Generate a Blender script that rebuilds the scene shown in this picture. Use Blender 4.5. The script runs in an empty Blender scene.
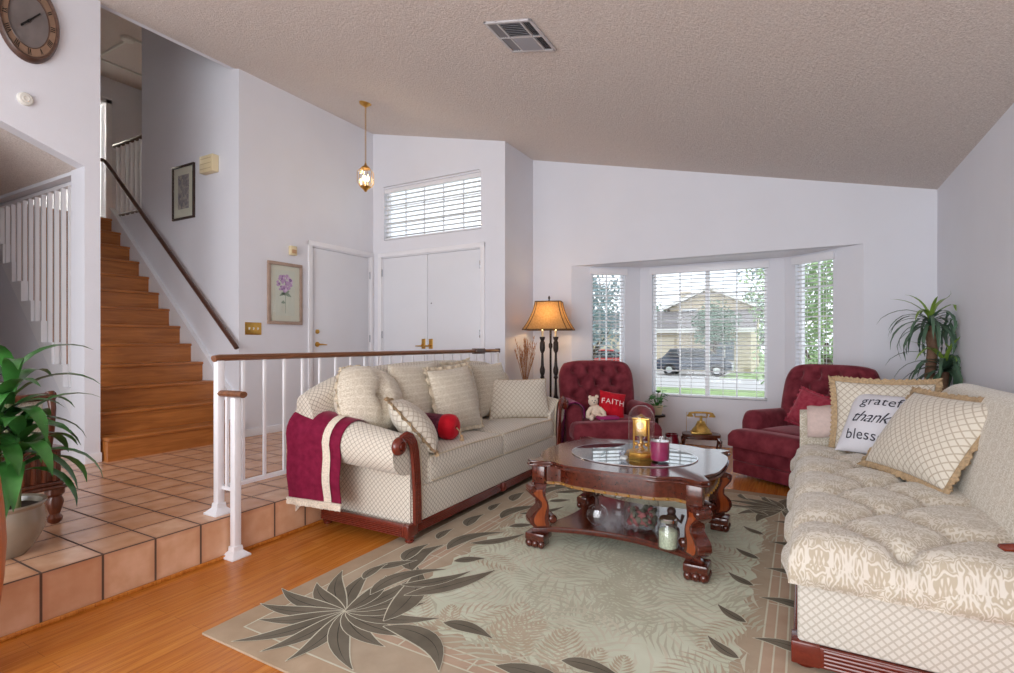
import bpy, bmesh, math, random
from mathutils import Vector, Matrix, Euler
random.seed(7)
PI = math.pi
sc = bpy.context.scene

# ------------------------------------------------------------------ camera, sky, lights, exposure
cam_d = bpy.data.cameras.new('camera'); cam = bpy.data.objects.new('camera', cam_d)
sc.collection.objects.link(cam)
cam.location = (0, 0, 1.15)
cam.rotation_euler = (PI / 2, 0, math.radians(29.319))
cam_d.sensor_width = 36; cam_d.lens = 525.788 / 1014 * 36
cam_d.shift_y = 6.09 / 1014; cam_d.clip_start = .05; cam_d.clip_end = 300
sc.camera = cam
vs = sc.view_settings
vs.view_transform = 'Standard'; vs.look = 'None'; vs.gamma = 1; vs.use_curve_mapping = False
vs.exposure = 0.46
world = bpy.data.worlds.new('sky'); sc.world = world; world.use_nodes = True
wn = world.node_tree; wn.nodes.clear()
wo = wn.nodes.new('ShaderNodeOutputWorld'); wb = wn.nodes.new('ShaderNodeBackground')
tc = wn.nodes.new('ShaderNodeTexCoord'); nz = wn.nodes.new('ShaderNodeTexNoise'); rp = wn.nodes.new('ShaderNodeValToRGB')
nz.inputs['Scale'].default_value = 3.0; nz.inputs['Detail'].default_value = 5
rp.color_ramp.elements[0].position = .35; rp.color_ramp.elements[0].color = (.80, .86, .95, 1)
rp.color_ramp.elements[1].position = .62; rp.color_ramp.elements[1].color = (.95, .96, 1.0, 1)
wn.links.new(tc.outputs['Generated'], nz.inputs['Vector']); wn.links.new(nz.outputs['Fac'], rp.inputs['Fac'])
wn.links.new(rp.outputs['Color'], wb.inputs['Color']); wb.inputs['Strength'].default_value = 1.35
wn.links.new(wb.outputs[0], wo.inputs[0])

def lamp(name, kind, loc, energy, color, **kw):
    d = bpy.data.lights.new(name, kind); d.energy = energy; d.color = color
    for k, v in kw.items(): setattr(d, k, v)
    o = bpy.data.objects.new(name, d); sc.collection.objects.link(o); o.location = loc; return o

# added fill light beyond the open, unbuilt side of the room behind the camera
rear_fill = lamp('rear_fill_light', 'AREA', (-1.2, -3.3, 1.5), 150, (.95, .97, 1.0), shape='RECTANGLE', size=4.0, size_y=2.7)
rear_fill.rotation_euler = (math.radians(91), 0, 0)
# ------------------------------------------------------------------ helpers
def S(r, g, b):
    f = lambda c: (c / 255 / 12.92) if c / 255 <= .04045 else ((c / 255 + .055) / 1.055) ** 2.4
    return (f(r), f(g), f(b), 1)

class NT:
    """small node-tree writer"""
    def __init__(s, name):
        s.m = bpy.data.materials.new(name); s.m.use_nodes = True; s.t = s.m.node_tree; s.t.nodes.clear()
        s.out = s.t.nodes.new('ShaderNodeOutputMaterial')
    def n(s, typ, props=None, **ins):
        nd = s.t.nodes.new('ShaderNode' + typ)
        for k, v in (props or {}).items(): setattr(nd, k, v)
        for k, v in ins.items():
            k = k.replace('_', ' ')
            sock = nd.inputs[int(k[1:])] if k[0] == 'i' and k[1:].isdigit() else nd.inputs[k]
            if hasattr(v, 'is_linked'): s.t.links.new(v, sock)
            else: sock.default_value = v
        return nd
    def math(s, op, a, b=0.0, c=None):
        nd = s.n('Math', {'operation': op}, i0=a, i1=b)
        if c is not None: nd.inputs[2].default_value = c
        return nd.outputs[0]
    def mix(s, fac, a, b, blend='MIX'):
        nd = s.t.nodes.new('ShaderNodeMix'); nd.data_type = 'RGBA'; nd.blend_type = blend
        for sock, v in ((nd.inputs[0], fac), (nd.inputs[6], a), (nd.inputs[7], b)):
            if hasattr(v, 'is_linked'): s.t.links.new(v, sock)
            else: sock.default_value = v
        return nd.outputs[2]
    def ramp(s, fac, stops):
        nd = s.t.nodes.new('ShaderNodeValToRGB'); s.t.links.new(fac, nd.inputs[0])
        el = nd.color_ramp.elements
        while len(el) < len(stops): el.new(.5)
        for e, (p, c) in zip(el, stops):
            e.position = p; e.color = c if len(c) == 4 else (*c, 1)
        return nd.outputs[0]
    def uv(s, scale=(1, 1, 1), rot=0.0):
        t = s.n('UVMap'); mp = s.n('Mapping', Vector=t.outputs[0], Scale=scale, Rotation=(0, 0, rot)); return mp.outputs[0]
    def obj(s, scale=(1, 1, 1)):
        t = s.n('TexCoord'); return s.n('Mapping', Vector=t.outputs['Object'], Scale=scale).outputs[0]
    def xyz(s, v):
        nd = s.n('SeparateXYZ', Vector=v); return nd.outputs
    def noise(s, v, scale, detail=3, rough=.5, dist=0.0):
        return s.n('TexNoise', Vector=v, Scale=scale, Detail=detail, Roughness=rough, Distortion=dist).outputs['Fac']
    def bump(s, h, strength=.3, dist=.01):
        return s.n('Bump', Height=h, Strength=strength, Distance=dist).outputs[0]
    def bsdf(s, **ins):
        b = s.n('BsdfPrincipled', **ins); s.t.links.new(b.outputs[0], s.out.inputs[0]); return s.m

def plain(name, col, rough=.5, metal=0.0, nscale=0, namt=.12, bump=0, bscale=None, spec=.5, coat=0.0, sheen=0.0, stretch=(1, 1, 1)):
    t = NT(name); kw = dict(Roughness=rough, Metallic=metal)
    kw['Specular_IOR_Level'] = spec
    if coat: kw['Coat_Weight'] = coat; kw['Coat_Roughness'] = .12
    if sheen: kw['Sheen_Weight'] = sheen; kw['Sheen_Roughness'] = .4; kw['Sheen_Tint'] = tuple(min(1, c * 3 + .1) for c in col[:3]) + (1,)
    v = t.obj(stretch)
    if nscale:
        f = t.noise(v, nscale, 4)
        d = tuple(c * (1 - namt) for c in col[:3]) + (1,); l = tuple(min(1, c * (1 + namt)) for c in col[:3]) + (1,)
        kw['Base_Color'] = t.ramp(f, [(.3, d), (.7, l)])
    else: kw['Base_Color'] = col
    if bump: kw['Normal'] = t.bump(t.noise(v, bscale or 80, 3), bump, .006)
    return t.bsdf(**kw)

# ---- materials
m_wall = plain('wall_paint', S(228, 229, 236), .65, nscale=2.5, namt=.015, bump=.15, bscale=140)
m_white = plain('white_gloss_paint', S(238, 238, 242), .35, nscale=4, namt=.01)
m_doorw = plain('door_paint', S(228, 230, 236), .4, nscale=3, namt=.01)
def _pop():
    t = NT('popcorn_ceiling'); v = t.obj()
    n1 = t.noise(v, 120, 4, .7); n2 = t.noise(v, 55, 2)
    c = t.ramp(n1, [(.35, S(204, 194, 188)), (.65, S(238, 230, 224))])
    h = t.math('ADD', n1, n2)
    return t.bsdf(Base_Color=c, Roughness=.95, Normal=t.bump(h, .5, .014), Specular_IOR_Level=.1)
m_ceil = _pop()
def _planks():
    t = NT('laminate_planks'); v = t.uv((1, 1, 1), PI / 2)
    br = t.n('TexBrick', {'offset': .37}, Vector=v, Color1=(0, 0, 0, 1), Color2=(1, 1, 1, 1), Mortar=(.2, .2, .2, 1), Scale=1.0, Mortar_Size=.0006, Mortar_Smooth=.1, Bias=0.0, Brick_Width=.62, Row_Height=.062)
    gv = t.uv((22, 1.1, 1)); wob = t.noise(gv, 2.2, 5, .6, 1.0)
    grain = t.noise(t.uv((110, 2.5, 1)), 1.6, 3)
    c = t.ramp(wob, [(.25, S(166, 92, 28)), (.5, S(204, 126, 48)), (.75, S(222, 150, 66))])
    c = t.mix(t.math('MULTIPLY', grain, .25), c, S(138, 72, 24))
    tone = t.xyz(br.outputs['Color'])[0]
    c = t.mix(t.math('MULTIPLY', tone, .28), c, S(168, 88, 30))
    c = t.mix(br.outputs['Fac'], c, S(120, 62, 22))
    return t.bsdf(Base_Color=c, Roughness=.27, Normal=t.bump(br.outputs['Fac'], -.15, .002), Specular_IOR_Level=.5)
m_floor = _planks()
def _tile():
    t = NT('terracotta_tile'); P = .2165
    ob = t.n('TexCoord').outputs['Object']; ox, oy, oz = t.xyz(ob); nx_, ny_, nz_ = t.xyz(t.n('NewGeometry').outputs['Normal'])
    up = t.math('GREATER_THAN', t.math('ABSOLUTE', nz_), .5)
    cx = t.math('ADD', t.math('MULTIPLY', up, t.math('ADD', ox, 2.69)), t.math('MULTIPLY', t.math('SUBTRACT', 1.0, up), oz))
    v = t.n('CombineXYZ', X=cx, Y=oy).outputs[0]; x, y = cx, oy
    def edge(c, off):
        f = t.math('FRACT', t.math('DIVIDE', t.math('ADD', c, 40 * P - off), P)); return t.math('ABSOLUTE', t.math('SUBTRACT', f, .5))
    e = t.math('MAXIMUM', edge(x, .0), edge(y, .067))
    g = t.n('MapRange', Value=e, From_Min=.473, From_Max=.482).outputs[0]
    cell = t.n('TexWhiteNoise', {'noise_dimensions': '2D'}, Vector=t.n('VectorMath', {'operation': 'FLOOR'}, i0=t.n('Mapping', Vector=v, Scale=(1 / P, 1 / P, 1), Location=(0, -.067 / P, 0)).outputs[0]).outputs[0]).outputs['Value']
    n = t.noise(v, 9, 4)
    c = t.ramp(n, [(.3, S(212, 164, 128)), (.7, S(232, 190, 158))])
    c = t.mix(t.math('MULTIPLY', cell, .45), c, S(200, 140, 100))
    c = t.mix(t.math('MULTIPLY', t.n('MapRange', Value=e, From_Min=.36, From_Max=.48).outputs[0], .35), c, S(176, 116, 80))
    c = t.mix(g, c, S(96, 72, 60))
    return t.bsdf(Base_Color=c, Roughness=t.n('MapRange', Value=g, To_Min=.22, To_Max=.9).outputs[0], Normal=t.bump(g, -.4, .006))
m_tile = _tile()
def wood(name, dark, light, rough=.3, sx=3, sy=40, coat=.2, axis=0):
    t = NT(name); sc_ = [(sx, sy, sy), (sy, sx, sy), (sy, sy, sx)][axis]
    v = t.obj(sc_); f = t.noise(v, 1.2, 5, .6, .8)
    c = t.ramp(f, [(.28, dark), (.72, light)])
    return t.bsdf(Base_Color=c, Roughness=rough, Coat_Weight=coat, Coat_Roughness=.15)
m_stair = wood('stair_laminate', S(152, 88, 36), S(196, 124, 62), .35, axis=1, sx=2, sy=22)
m_rail = wood('oak_rail', S(96, 56, 30), S(140, 88, 52), .35, axis=1)
m_handrail = wood('dark_handrail', S(62, 34, 22), S(92, 52, 34), .35)
m_maho = wood('mahogany', S(56, 20, 13), S(98, 40, 25), .16, coat=.6, axis=1)
m_mahol = wood('mahogany_panel', S(120, 52, 22), S(160, 76, 32), .22, coat=.5, axis=2)
m_sofaw = wood('sofa_trim_wood', S(96, 34, 22), S(118, 44, 28), .25, coat=.4, axis=1)
m_chairw = wood('reddish_carved_wood', S(62, 26, 16), S(118, 60, 34), .3, axis=2)
m_orange = wood('orange_stained_wood', S(168, 84, 32), S(204, 116, 52), .35, axis=2)
m_seamw = plain('groove_shadow_wood', S(60, 20, 14), .5)
m_brass = plain('polished_brass', S(206, 162, 84), .32, 1.0, nscale=30, namt=.1)
m_gold = plain('old_gold', S(206, 170, 96), .32, 1.0, nscale=30, namt=.2)
m_iron = plain('dark_bronze_iron', S(52, 44, 42), .45, .5, nscale=40, namt=.3)
m_black = plain('black_metal', S(24, 22, 22), .4, .3)
m_vent = plain('vent_metal', S(196, 194, 196), .45, .1)
m_ventl = plain('vent_louver_metal', S(150, 150, 156), .5, .2)
m_dark = plain('dark_gap', S(38, 34, 34), .9)
m_cream = plain('cream_plastic', S(222, 206, 168), .45)
m_ivory = plain('ivory_plastic', S(226, 224, 216), .45)
m_paper = plain('cream_mat_board', S(222, 216, 196), .8, nscale=6, namt=.03)

def fabric_kw(t, v, sc_=700, st=.25):
    return dict(Roughness=.9, Specular_IOR_Level=.15, Sheen_Weight=.25, Normal=t.bump(t.noise(v, sc_, 2), st, .003))
def lattice(name, base, line, p, w=.055, edge=None):
    t = NT(name); v = t.uv(); x, y, z = t.xyz(v)
    def fam(c):
        f = t.math('FRACT', t.math('DIVIDE', t.math('ADD', c, 50 * p), p))
        return t.math('ABSOLUTE', t.math('SUBTRACT', f, .5))
    e = t.math('MAXIMUM', fam(t.math('ADD', x, y)), fam(t.math('SUBTRACT', x, y)))
    g = t.n('MapRange', Value=e, From_Min=.5 - w - .02, From_Max=.5 - w + .02).outputs[0]
    c = t.mix(t.math('MULTIPLY', g, .85), base, line)
    c = t.mix(t.math('MULTIPLY', t.noise(v, 220, 2), .12), c, line)
    kw = fabric_kw(t, v); return t.bsdf(Base_Color=c, **kw)
m_latt = lattice('lattice_weave', S(222, 214, 200), S(146, 132, 116), .033, .07)
m_lattb = lattice('broad_lattice_weave', S(216, 211, 201), S(186, 178, 164), .031, .13)
m_lattp = lattice('pillow_lattice_weave', S(226, 219, 205), S(182, 168, 148), .043, .09)
def damask(name, ground, fig, T=.30, k=22.0, th=(.47, .53), c2=None):
    t = NT(name); v = t.uv(); x, y, z = t.xyz(v)
    def fold(c, T_, off=0.0):
        return t.math('ABSOLUTE', t.math('SUBTRACT', t.math('FRACT', t.math('ADD', t.math('DIVIDE', c, T_), 60 + off)), .5))
    fx = fold(x, T); fy = t.math('FRACT', t.math('ADD', t.math('DIVIDE', y, T * 1.25), 60))
    fy2 = t.math('PINGPONG', t.math('ADD', t.math('DIVIDE', y, T * 1.25), 60), .5)
    cv = t.n('CombineXYZ', X=fx, Y=fy2).outputs[0]
    wv = t.mix(.22, cv, t.n('TexNoise', Vector=cv, Scale=k * .8, Detail=1.0).outputs['Color'], 'LINEAR_LIGHT')
    vd = t.n('TexVoronoi', Vector=wv, Scale=k * .75).outputs['Distance']
    s = t.math('MULTIPLY', t.math('PINGPONG', t.math('MULTIPLY', vd, 2.6), .5), 2.0)
    s = t.math('ADD', t.math('MULTIPLY', s, .75), t.math('MULTIPLY', t.noise(cv, k * 3.5, 1), .25))
    g = t.n('MapRange', Value=s, From_Min=th[0], From_Max=th[1]).outputs[0]
    c = t.mix(g, ground, fig)
    kw = fabric_kw(t, v); kw['Sheen_Weight'] = .35; return t.bsdf(Base_Color=c, **kw)
m_dam = damask('damask_upholstery', S(188, 176, 155), S(218, 211, 198), .17, 7.0, (.36, .62))
m_damq = damask('tone_on_tone_damask', S(206, 197, 180), S(228, 221, 207), .10, 8, (.4, .6))
m_damw = damask('damask_back', S(203, 193, 174), S(228, 222, 209), .15, 8, (.40, .6))
m_damp = damask('pillow_damask', S(196, 184, 163), S(226, 218, 202), .11, 8, (.4, .6))
def velvet(name, c1, c2, sc_=14):
    t = NT(name); v = t.obj(); f = t.noise(v, sc_, 3)
    c = t.ramp(f, [(.3, c1), (.7, c2)])
    return t.bsdf(Base_Color=c, Roughness=.8, Sheen_Weight=.5, Sheen_Roughness=.35, Sheen_Tint=(.8, .45, .48, 1), Specular_IOR_Level=.15, Normal=t.bump(t.noise(v, 500, 2), .15, .003))
m_burg = velvet('burgundy_velvet', S(100, 34, 44), S(134, 56, 66))
m_throw = velvet('burgundy_knit_throw', S(110, 16, 48), S(132, 28, 62), 30)
m_purple = velvet('plum_throw', S(96, 16, 68), S(134, 34, 96), 20)
m_pinkp = velvet('rose_velvet', S(150, 44, 62), S(180, 74, 90), 25)
m_red = velvet('red_velvet', S(176, 16, 34), S(206, 30, 46), 20)
m_bolst = velvet('dark_rose_brocade', S(70, 30, 46), S(120, 60, 78), 60)
m_crochet = plain('cream_fringe', S(226, 214, 196), .95, nscale=120, namt=.18, bump=.5, bscale=200)
m_fringe = plain('tan_fringe', S(182, 156, 122), .95, nscale=90, namt=.25, bump=.6, bscale=160)
m_fringec = plain('ecru_fringe', S(212, 198, 174), .95, nscale=90, namt=.2, bump=.6, bscale=160)
m_towel = plain('blush_towel', S(214, 192, 184), .95, nscale=60, namt=.06, bump=.5, bscale=250)
m_pwhite = plain('white_linen', S(226, 225, 232), .9, nscale=200, namt=.02, bump=.2, bscale=500)
m_ink = plain('charcoal_ink', S(58, 58, 70), .8)
m_letter = plain('white_thread', S(246, 226, 226), .8)
m_plush = plain('cream_plush', S(236, 216, 196), .95, nscale=80, namt=.1, bump=.6, bscale=200)
m_magenta = plain('magenta_cloth', S(160, 34, 104), .7)
m_candle = plain('plum_candle_wax', S(146, 36, 84), .35, nscale=12, namt=.1)
m_potg = plain('taupe_glaze', S(146, 134, 118), .16, nscale=6, namt=.12, coat=.4)
m_potw = plain('pale_ceramic', S(214, 200, 168), .3)
m_potd = plain('dark_basket', S(84, 62, 46), .7, nscale=60, namt=.3)
m_soil = plain('soil', S(62, 46, 36), .95, nscale=60, namt=.3)
m_leaf = plain('corn_plant_leaf', S(58, 112, 50), .3, nscale=8, namt=.45)
m_leafd = plain('dracaena_leaf', S(78, 106, 84), .4, nscale=9, namt=.4)
m_leafl = plain('young_leaf', S(128, 158, 66), .4, nscale=9, namt=.2)
m_pothos = plain('pothos_leaf', S(48, 118, 44), .35, nscale=25, namt=.4)
m_cane = plain('green_cane', S(116, 122, 76), .6, nscale=30, namt=.2)
m_trunk = plain('brown_trunk', S(122, 92, 72), .8, nscale=40, namt=.25, bump=.4, bscale=70)
m_straw = plain('dried_grass', S(168, 118, 84), .9, nscale=50, namt=.25)
m_shade = None
def _shade():
    t = NT('lamp_shade_fabric'); v = t.obj()
    f = t.noise(v, 60, 3); c = t.ramp(f, [(.3, S(168, 132, 88)), (.7, S(192, 156, 110))])
    d = t.n('BsdfDiffuse', Color=c); tr = t.n('BsdfTranslucent', Color=c)
    mx = t.n('MixShader', i0=.5, i1=d.outputs[0], i2=tr.outputs[0]); t.t.links.new(mx.outputs[0], t.out.inputs[0]); return t.m
m_shade = _shade()
m_trimd = plain('dark_shade_trim', S(82, 60, 40), .8)
def glow(name, col, st):
    t = NT(name); e = t.n('Emission', Color=col, Strength=st); t.t.links.new(e.outputs[0], t.out.inputs[0]); return t.m
m_bulb = glow('warm_bulb', (1, .72, .36, 1), 9.0)
def glass(name, tint=(1, 1, 1, 1), ior=1.45, rough=.01, k=1.0):
    t = NT(name); bf = t.n('NewGeometry').outputs['Backfacing']; fr = t.n('Fresnel', IOR=t.n('MapRange', Value=bf, To_Min=ior, To_Max=1 / ior).outputs[0]).outputs[0]
    g = t.n('BsdfGlossy', Color=(1, 1, 1, 1), Roughness=rough); tr = t.n('BsdfTransparent', Color=tint)
    mx = t.n('MixShader', i0=t.math('MULTIPLY', fr, k), i1=tr.outputs[0], i2=g.outputs[0]); t.t.links.new(mx.outputs[0], t.out.inputs[0]); return t.m
def _slat():
    t = NT('blind_slat_white'); d = t.n('BsdfDiffuse', Color=S(240, 240, 240)); tr = t.n('BsdfTranslucent', Color=S(236, 236, 232))
    mx = t.n('MixShader', i0=.35, i1=d.outputs[0], i2=tr.outputs[0]); t.t.links.new(mx.outputs[0], t.out.inputs[0]); return t.m
m_slat = _slat()
m_pane = glass('window_glass', (.97, .99, 1, 1), 1.3)
m_glass = glass('clear_glass', (.975, .985, .985, 1), 1.5)
m_tglass = glass('table_glass', (.62, .68, .7, 1), 2.1, .008)
m_crys = glass('crystal', (.93, .945, .96, 1), 1.7, .08, 1.0)
m_chrome = plain('chrome', S(210, 212, 216), .12, 1.0)
m_pebble = plain('pale_sea_glass', S(182, 190, 166), .4, nscale=120, namt=.3)
m_rose = plain('dried_rose_petals', S(140, 72, 76), .8, nscale=40, namt=.4)
m_moss = plain('grey_dried_petals', S(92, 88, 78), .9, nscale=40, namt=.4)
m_figur = plain('dark_carved_resin', S(66, 44, 40), .5, nscale=60, namt=.4)
def rugm(name, a, b, sc_=60):
    t = NT(name); v = t.obj(); f = t.noise(v, 7, 4); g = t.noise(v, sc_, 2)
    c = t.mix(t.math('MULTIPLY', g, .35), t.ramp(f, [(.3, a), (.7, b)]), a)
    return t.bsdf(Base_Color=c, Roughness=.97, Specular_IOR_Level=.05, Normal=t.bump(t.noise(v, 450, 2), .5, .004))
m_rugf = rugm('rug_sage_pile', S(208, 213, 192), S(222, 227, 208))
m_rugt = rugm('rug_tan_pile', S(164, 142, 118), S(184, 162, 138))
m_rugi = rugm('rug_rose_tan_pile', S(178, 160, 138), S(196, 180, 158))
m_rugd = rugm('rug_dark_leaf_pile', S(108, 102, 90), S(134, 126, 112), 90)
m_rugc = rugm('rug_cream_outline', S(206, 204, 184), S(220, 218, 198))
m_rugb = rugm('rug_bamboo_pile', S(184, 158, 136), S(200, 176, 154))
# outdoors
m_lawn = plain('lawn_grass', S(150, 176, 116), .9, nscale=1.5, namt=.2)
m_street = plain('street_concrete', S(196, 194, 192), .9, nscale=2, namt=.06)
m_stucco = plain('tan_stucco', S(206, 190, 164), .9, nscale=3, namt=.04)
m_roof = plain('brown_shingles', S(128, 122, 122), .9, nscale=20, namt=.2)
m_garage = plain('cream_garage_paint', S(228, 216, 192), .7)
m_trimw = plain('white_trim_paint', S(236, 234, 228), .6)
m_wing = plain('house_window_dark', S(110, 122, 138), .2)
m_car = plain('dark_car_paint', S(64, 72, 88), .25, .2, coat=.6)
m_cargl = plain('car_window', S(36, 42, 50), .1)
m_carr = plain('red_car_paint', S(190, 60, 56), .3, coat=.5)
m_tyre = plain('tyre_rubber', S(34, 34, 36), .8)
m_fol = plain('tree_foliage', S(100, 130, 108), .8, nscale=2, namt=.35)
m_folb = plain('grey_green_foliage', S(140, 158, 162), .8, nscale=2, namt=.2)
m_foly = plain('light_green_foliage', S(150, 176, 128), .8, nscale=2, namt=.25)
m_bark = plain('bark', S(98, 84, 72), .9)

class MB:
    FLIP = False                                     # wall-mounted things are written with depth into the wall
    def __init__(s):
        s.bm = bmesh.new(); s.uv = s.bm.loops.layers.uv.new('UVMap'); s.ex = s.bm.faces.layers.int.new('explicit')
    def face(s, vs, uvs=None, mi=0):
        try: f = s.bm.faces.new(vs)
        except ValueError: return None
        f.material_index = mi
        if uvs:
            f[s.ex] = 1
            for l, u in zip(f.loops, uvs): l[s.uv].uv = u
        return f
    def v(s, p): return s.bm.verts.new(p)
    def box(s, x0, x1, y0, y1, z0, z1, bev=0, mi=0, mat=None, seg=2):
        t = bmesh.new()
        bmesh.ops.create_cube(t, size=1)
        for q in t.verts: q.co = Vector(((x0 + x1) / 2 + q.co.x * (x1 - x0), (y0 + y1) / 2 + q.co.y * (y1 - y0), (z0 + z1) / 2 + q.co.z * (z1 - z0)))
        if bev: bmesh.ops.bevel(t, geom=list(t.edges), offset=bev, segments=seg, profile=.5, affect='EDGES')
        s.merge(t, mat, mi); return s
    def merge(s, t, mat=None, mi=0):
        mp = {}
        for q in t.verts: mp[q] = s.v(mat @ q.co if mat else q.co)
        for f in t.faces: s.face([mp[q] for q in f.verts], mi=mi)
        t.free()
    def prism(s, poly, z0, z1, mat=None, mi=0, bev=0):
        t = bmesh.new(); n = len(poly)
        a = [t.verts.new((p[0], p[1], z0)) for p in poly]; b = [t.verts.new((p[0], p[1], z1)) for p in poly]
        t.faces.new(a[::-1]); t.faces.new(b)
        for i in range(n): t.faces.new((a[i], a[(i + 1) % n], b[(i + 1) % n], b[i]))
        if bev: bmesh.ops.bevel(t, geom=[e for e in t.edges if abs(e.verts[0].co.z - e.verts[1].co.z) < 1e-6], offset=bev, segments=2, profile=.5, affect='EDGES')
        s.merge(t, mat, mi); return s
    def loft(s, secs, closed=False, cap=False, mi=0, uvx=True, us=1, vs_=1, ring=False):
        """secs: list of equal-length point lists; UV = arc length in metres"""
        n = len(secs[0]); V = [[s.v(p) for p in sec] for sec in secs]
        ref = secs[len(secs) // 2]; U = [0]
        for i in range(n): U.append(U[-1] + (Vector(ref[(i + 1) % n]) - Vector(ref[i])).length)
        W = [0]; m = n // 2
        for j in range(1, len(secs)): W.append(W[-1] + (Vector(secs[j][m]) - Vector(secs[j - 1][m])).length)
        if ring: V.append(V[0]); W.append(W[-1] + (Vector(secs[0][m]) - Vector(secs[-1][m])).length)
        for j in range(len(V) - 1):
            for i in range(n if closed else n - 1):
                k = (i + 1) % n
                uv = [(U[i] * us, W[j] * vs_), (U[i + 1] * us, W[j] * vs_), (U[i + 1] * us, W[j + 1] * vs_), (U[i] * us, W[j + 1] * vs_)]
                s.face((V[j][i], V[j][k], V[j + 1][k], V[j + 1][i]), uv if uvx else None, mi)
        if cap:
            s.face(V[0][::-1], mi=mi); s.face(V[-1], mi=mi)
        return V
    def lathe(s, prof, seg=24, mat=None, mi=0, cap=True):
        M = mat or Matrix()
        secs = [[M @ Vector((r * math.cos(2 * PI * i / seg), r * math.sin(2 * PI * i / seg), z)) for i in range(seg)] for r, z in prof]
        V = s.loft(secs, closed=True, mi=mi)
        if cap:
            if prof[0][0] > 1e-5: s.face(V[0][::-1], mi=mi)
            if prof[-1][0] > 1e-5: s.face(V[-1], mi=mi)
        return s
    def tube(s, pts, r, seg=8, mi=0, closed=False, flat=1.0, cap=True):
        P = [Vector(p) for p in pts]; n = len(P); R = r if isinstance(r, (list, tuple)) else [r] * n
        secs = []; up = Vector((0, 0, 1)); prev = None
        for i in range(n):
            a = P[(i - 1) % n] if (i or closed) else P[0]; b = P[(i + 1) % n] if (i < n - 1 or closed) else P[-1]
            d = (b - a).normalized()
            if prev is None: x = d.cross(up if abs(d.z) < .95 else Vector((1, 0, 0))).normalized()
            else:
                x = prev - d * prev.dot(d)
                x = x.normalized() if x.length > 1e-6 else d.orthogonal().normalized()
            prev = x; y = d.cross(x)
            secs.append([P[i] + x * R[i] * math.cos(2 * PI * k / seg) + y * R[i] * flat * math.sin(2 * PI * k / seg) for k in range(seg)])
        s.loft(secs, closed=True, cap=cap and not closed, mi=mi, ring=closed); return s
    def ball(s, c, r, mi=0, seg=12, rings=8, mat=None):
        rx = (r, r, r) if not isinstance(r, (tuple, list)) else r
        M = Matrix.Translation(c) @ (mat or Matrix()) @ Matrix.Diagonal((*rx, 1))
        s.lathe([(max(1e-6, math.sin(PI * i / rings)), -math.cos(PI * i / rings)) for i in range(rings + 1)], seg, M, mi, cap=False); return s
    def leaf(s, pts, w, up=(0, 0, 1), fold=.25, mi=0):
        """a blade along pts with half-widths w and a folded midrib"""
        P = [Vector(p) for p in pts]; rows = []
        for i, p in enumerate(P):
            d = (P[min(i + 1, len(P) - 1)] - P[max(i - 1, 0)]).normalized(); x = d.cross(Vector(up))
            x = x.normalized() if x.length > 1e-4 else d.orthogonal().normalized()
            nrm = x.cross(d)
            rows.append([s.v(p - x * w[i] + nrm * w[i] * fold), s.v(p), s.v(p + x * w[i] + nrm * w[i] * fold)])
        for a, b in zip(rows, rows[1:]):
            for k in (0, 1): s.face((a[k], a[k + 1], b[k + 1], b[k]), mi=mi)
        return s
    def build(s, name, mats, parent=None, loc=(0, 0, 0), rotz=0, matrix=None, smooth=True, angle=38, weld=True, recalc=True):
        bm = s.bm
        if MB.FLIP: bmesh.ops.transform(bm, matrix=Matrix.Diagonal((1, 1, -1, 1)), verts=bm.verts)
        if weld: bmesh.ops.remove_doubles(bm, verts=bm.verts, dist=1e-6)
        if recalc: bmesh.ops.recalc_face_normals(bm, faces=bm.faces)
        bm.normal_update()
        for f in bm.faces:
            if not f[s.ex]:
                n = f.normal; a = max(range(3), key=lambda i: abs(n[i]))
                ij = ((1, 2), (0, 2), (0, 1))[a]
                for l in f.loops: l[s.uv].uv = (l.vert.co[ij[0]], l.vert.co[ij[1]])
        me = bpy.data.meshes.new(name); bm.to_mesh(me); bm.free()
        for m in (mats if isinstance(mats, (list, tuple)) else [mats]): me.materials.append(m)
        if smooth:
            me.polygons.foreach_set('use_smooth', [True] * len(me.polygons)); me.set_sharp_from_angle(angle=math.radians(angle))
        o = bpy.data.objects.new(name, me); sc.collection.objects.link(o)
        if parent: o.parent = parent
        if matrix is not None: o.matrix_world = matrix
        else: o.location = loc; o.rotation_euler = (0, 0, rotz)
        return o

def tag(o, label=None, cat=None, group=None, kind=None):
    for k, v in (('label', label), ('category', cat), ('group', group), ('kind', kind)):
        if v: o[k] = v
    return o
def thing(name, label, cat, loc=(0, 0, 0), rotz=0, group=None, matrix=None):
    o = bpy.data.objects.new(name, None); sc.collection.objects.link(o)
    o.empty_display_size = .1
    if matrix is not None: o.matrix_world = matrix
    else: o.location = loc; o.rotation_euler = (0, 0, rotz)
    return tag(o, label, cat, group)
def struct(o, label=None): return tag(o, label, kind='structure')
def basis(origin, x, y):
    x = Vector(x).normalized(); y = Vector(y); y = (y - x * y.dot(x)).normalized(); z = x.cross(y)
    return Matrix(((x.x, y.x, z.x, origin[0]), (x.y, y.y, z.y, origin[1]), (x.z, y.z, z.z, origin[2]), (0, 0, 0, 1)))
def T(x, y, z): return Matrix.Translation((x, y, z))
def RX(a): return Matrix.Rotation(a, 4, 'X')
def RY(a): return Matrix.Rotation(a, 4, 'Y')
def RZ(a): return Matrix.Rotation(a, 4, 'Z')
def lerp(a, b, t): return a + (b - a) * t
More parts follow.
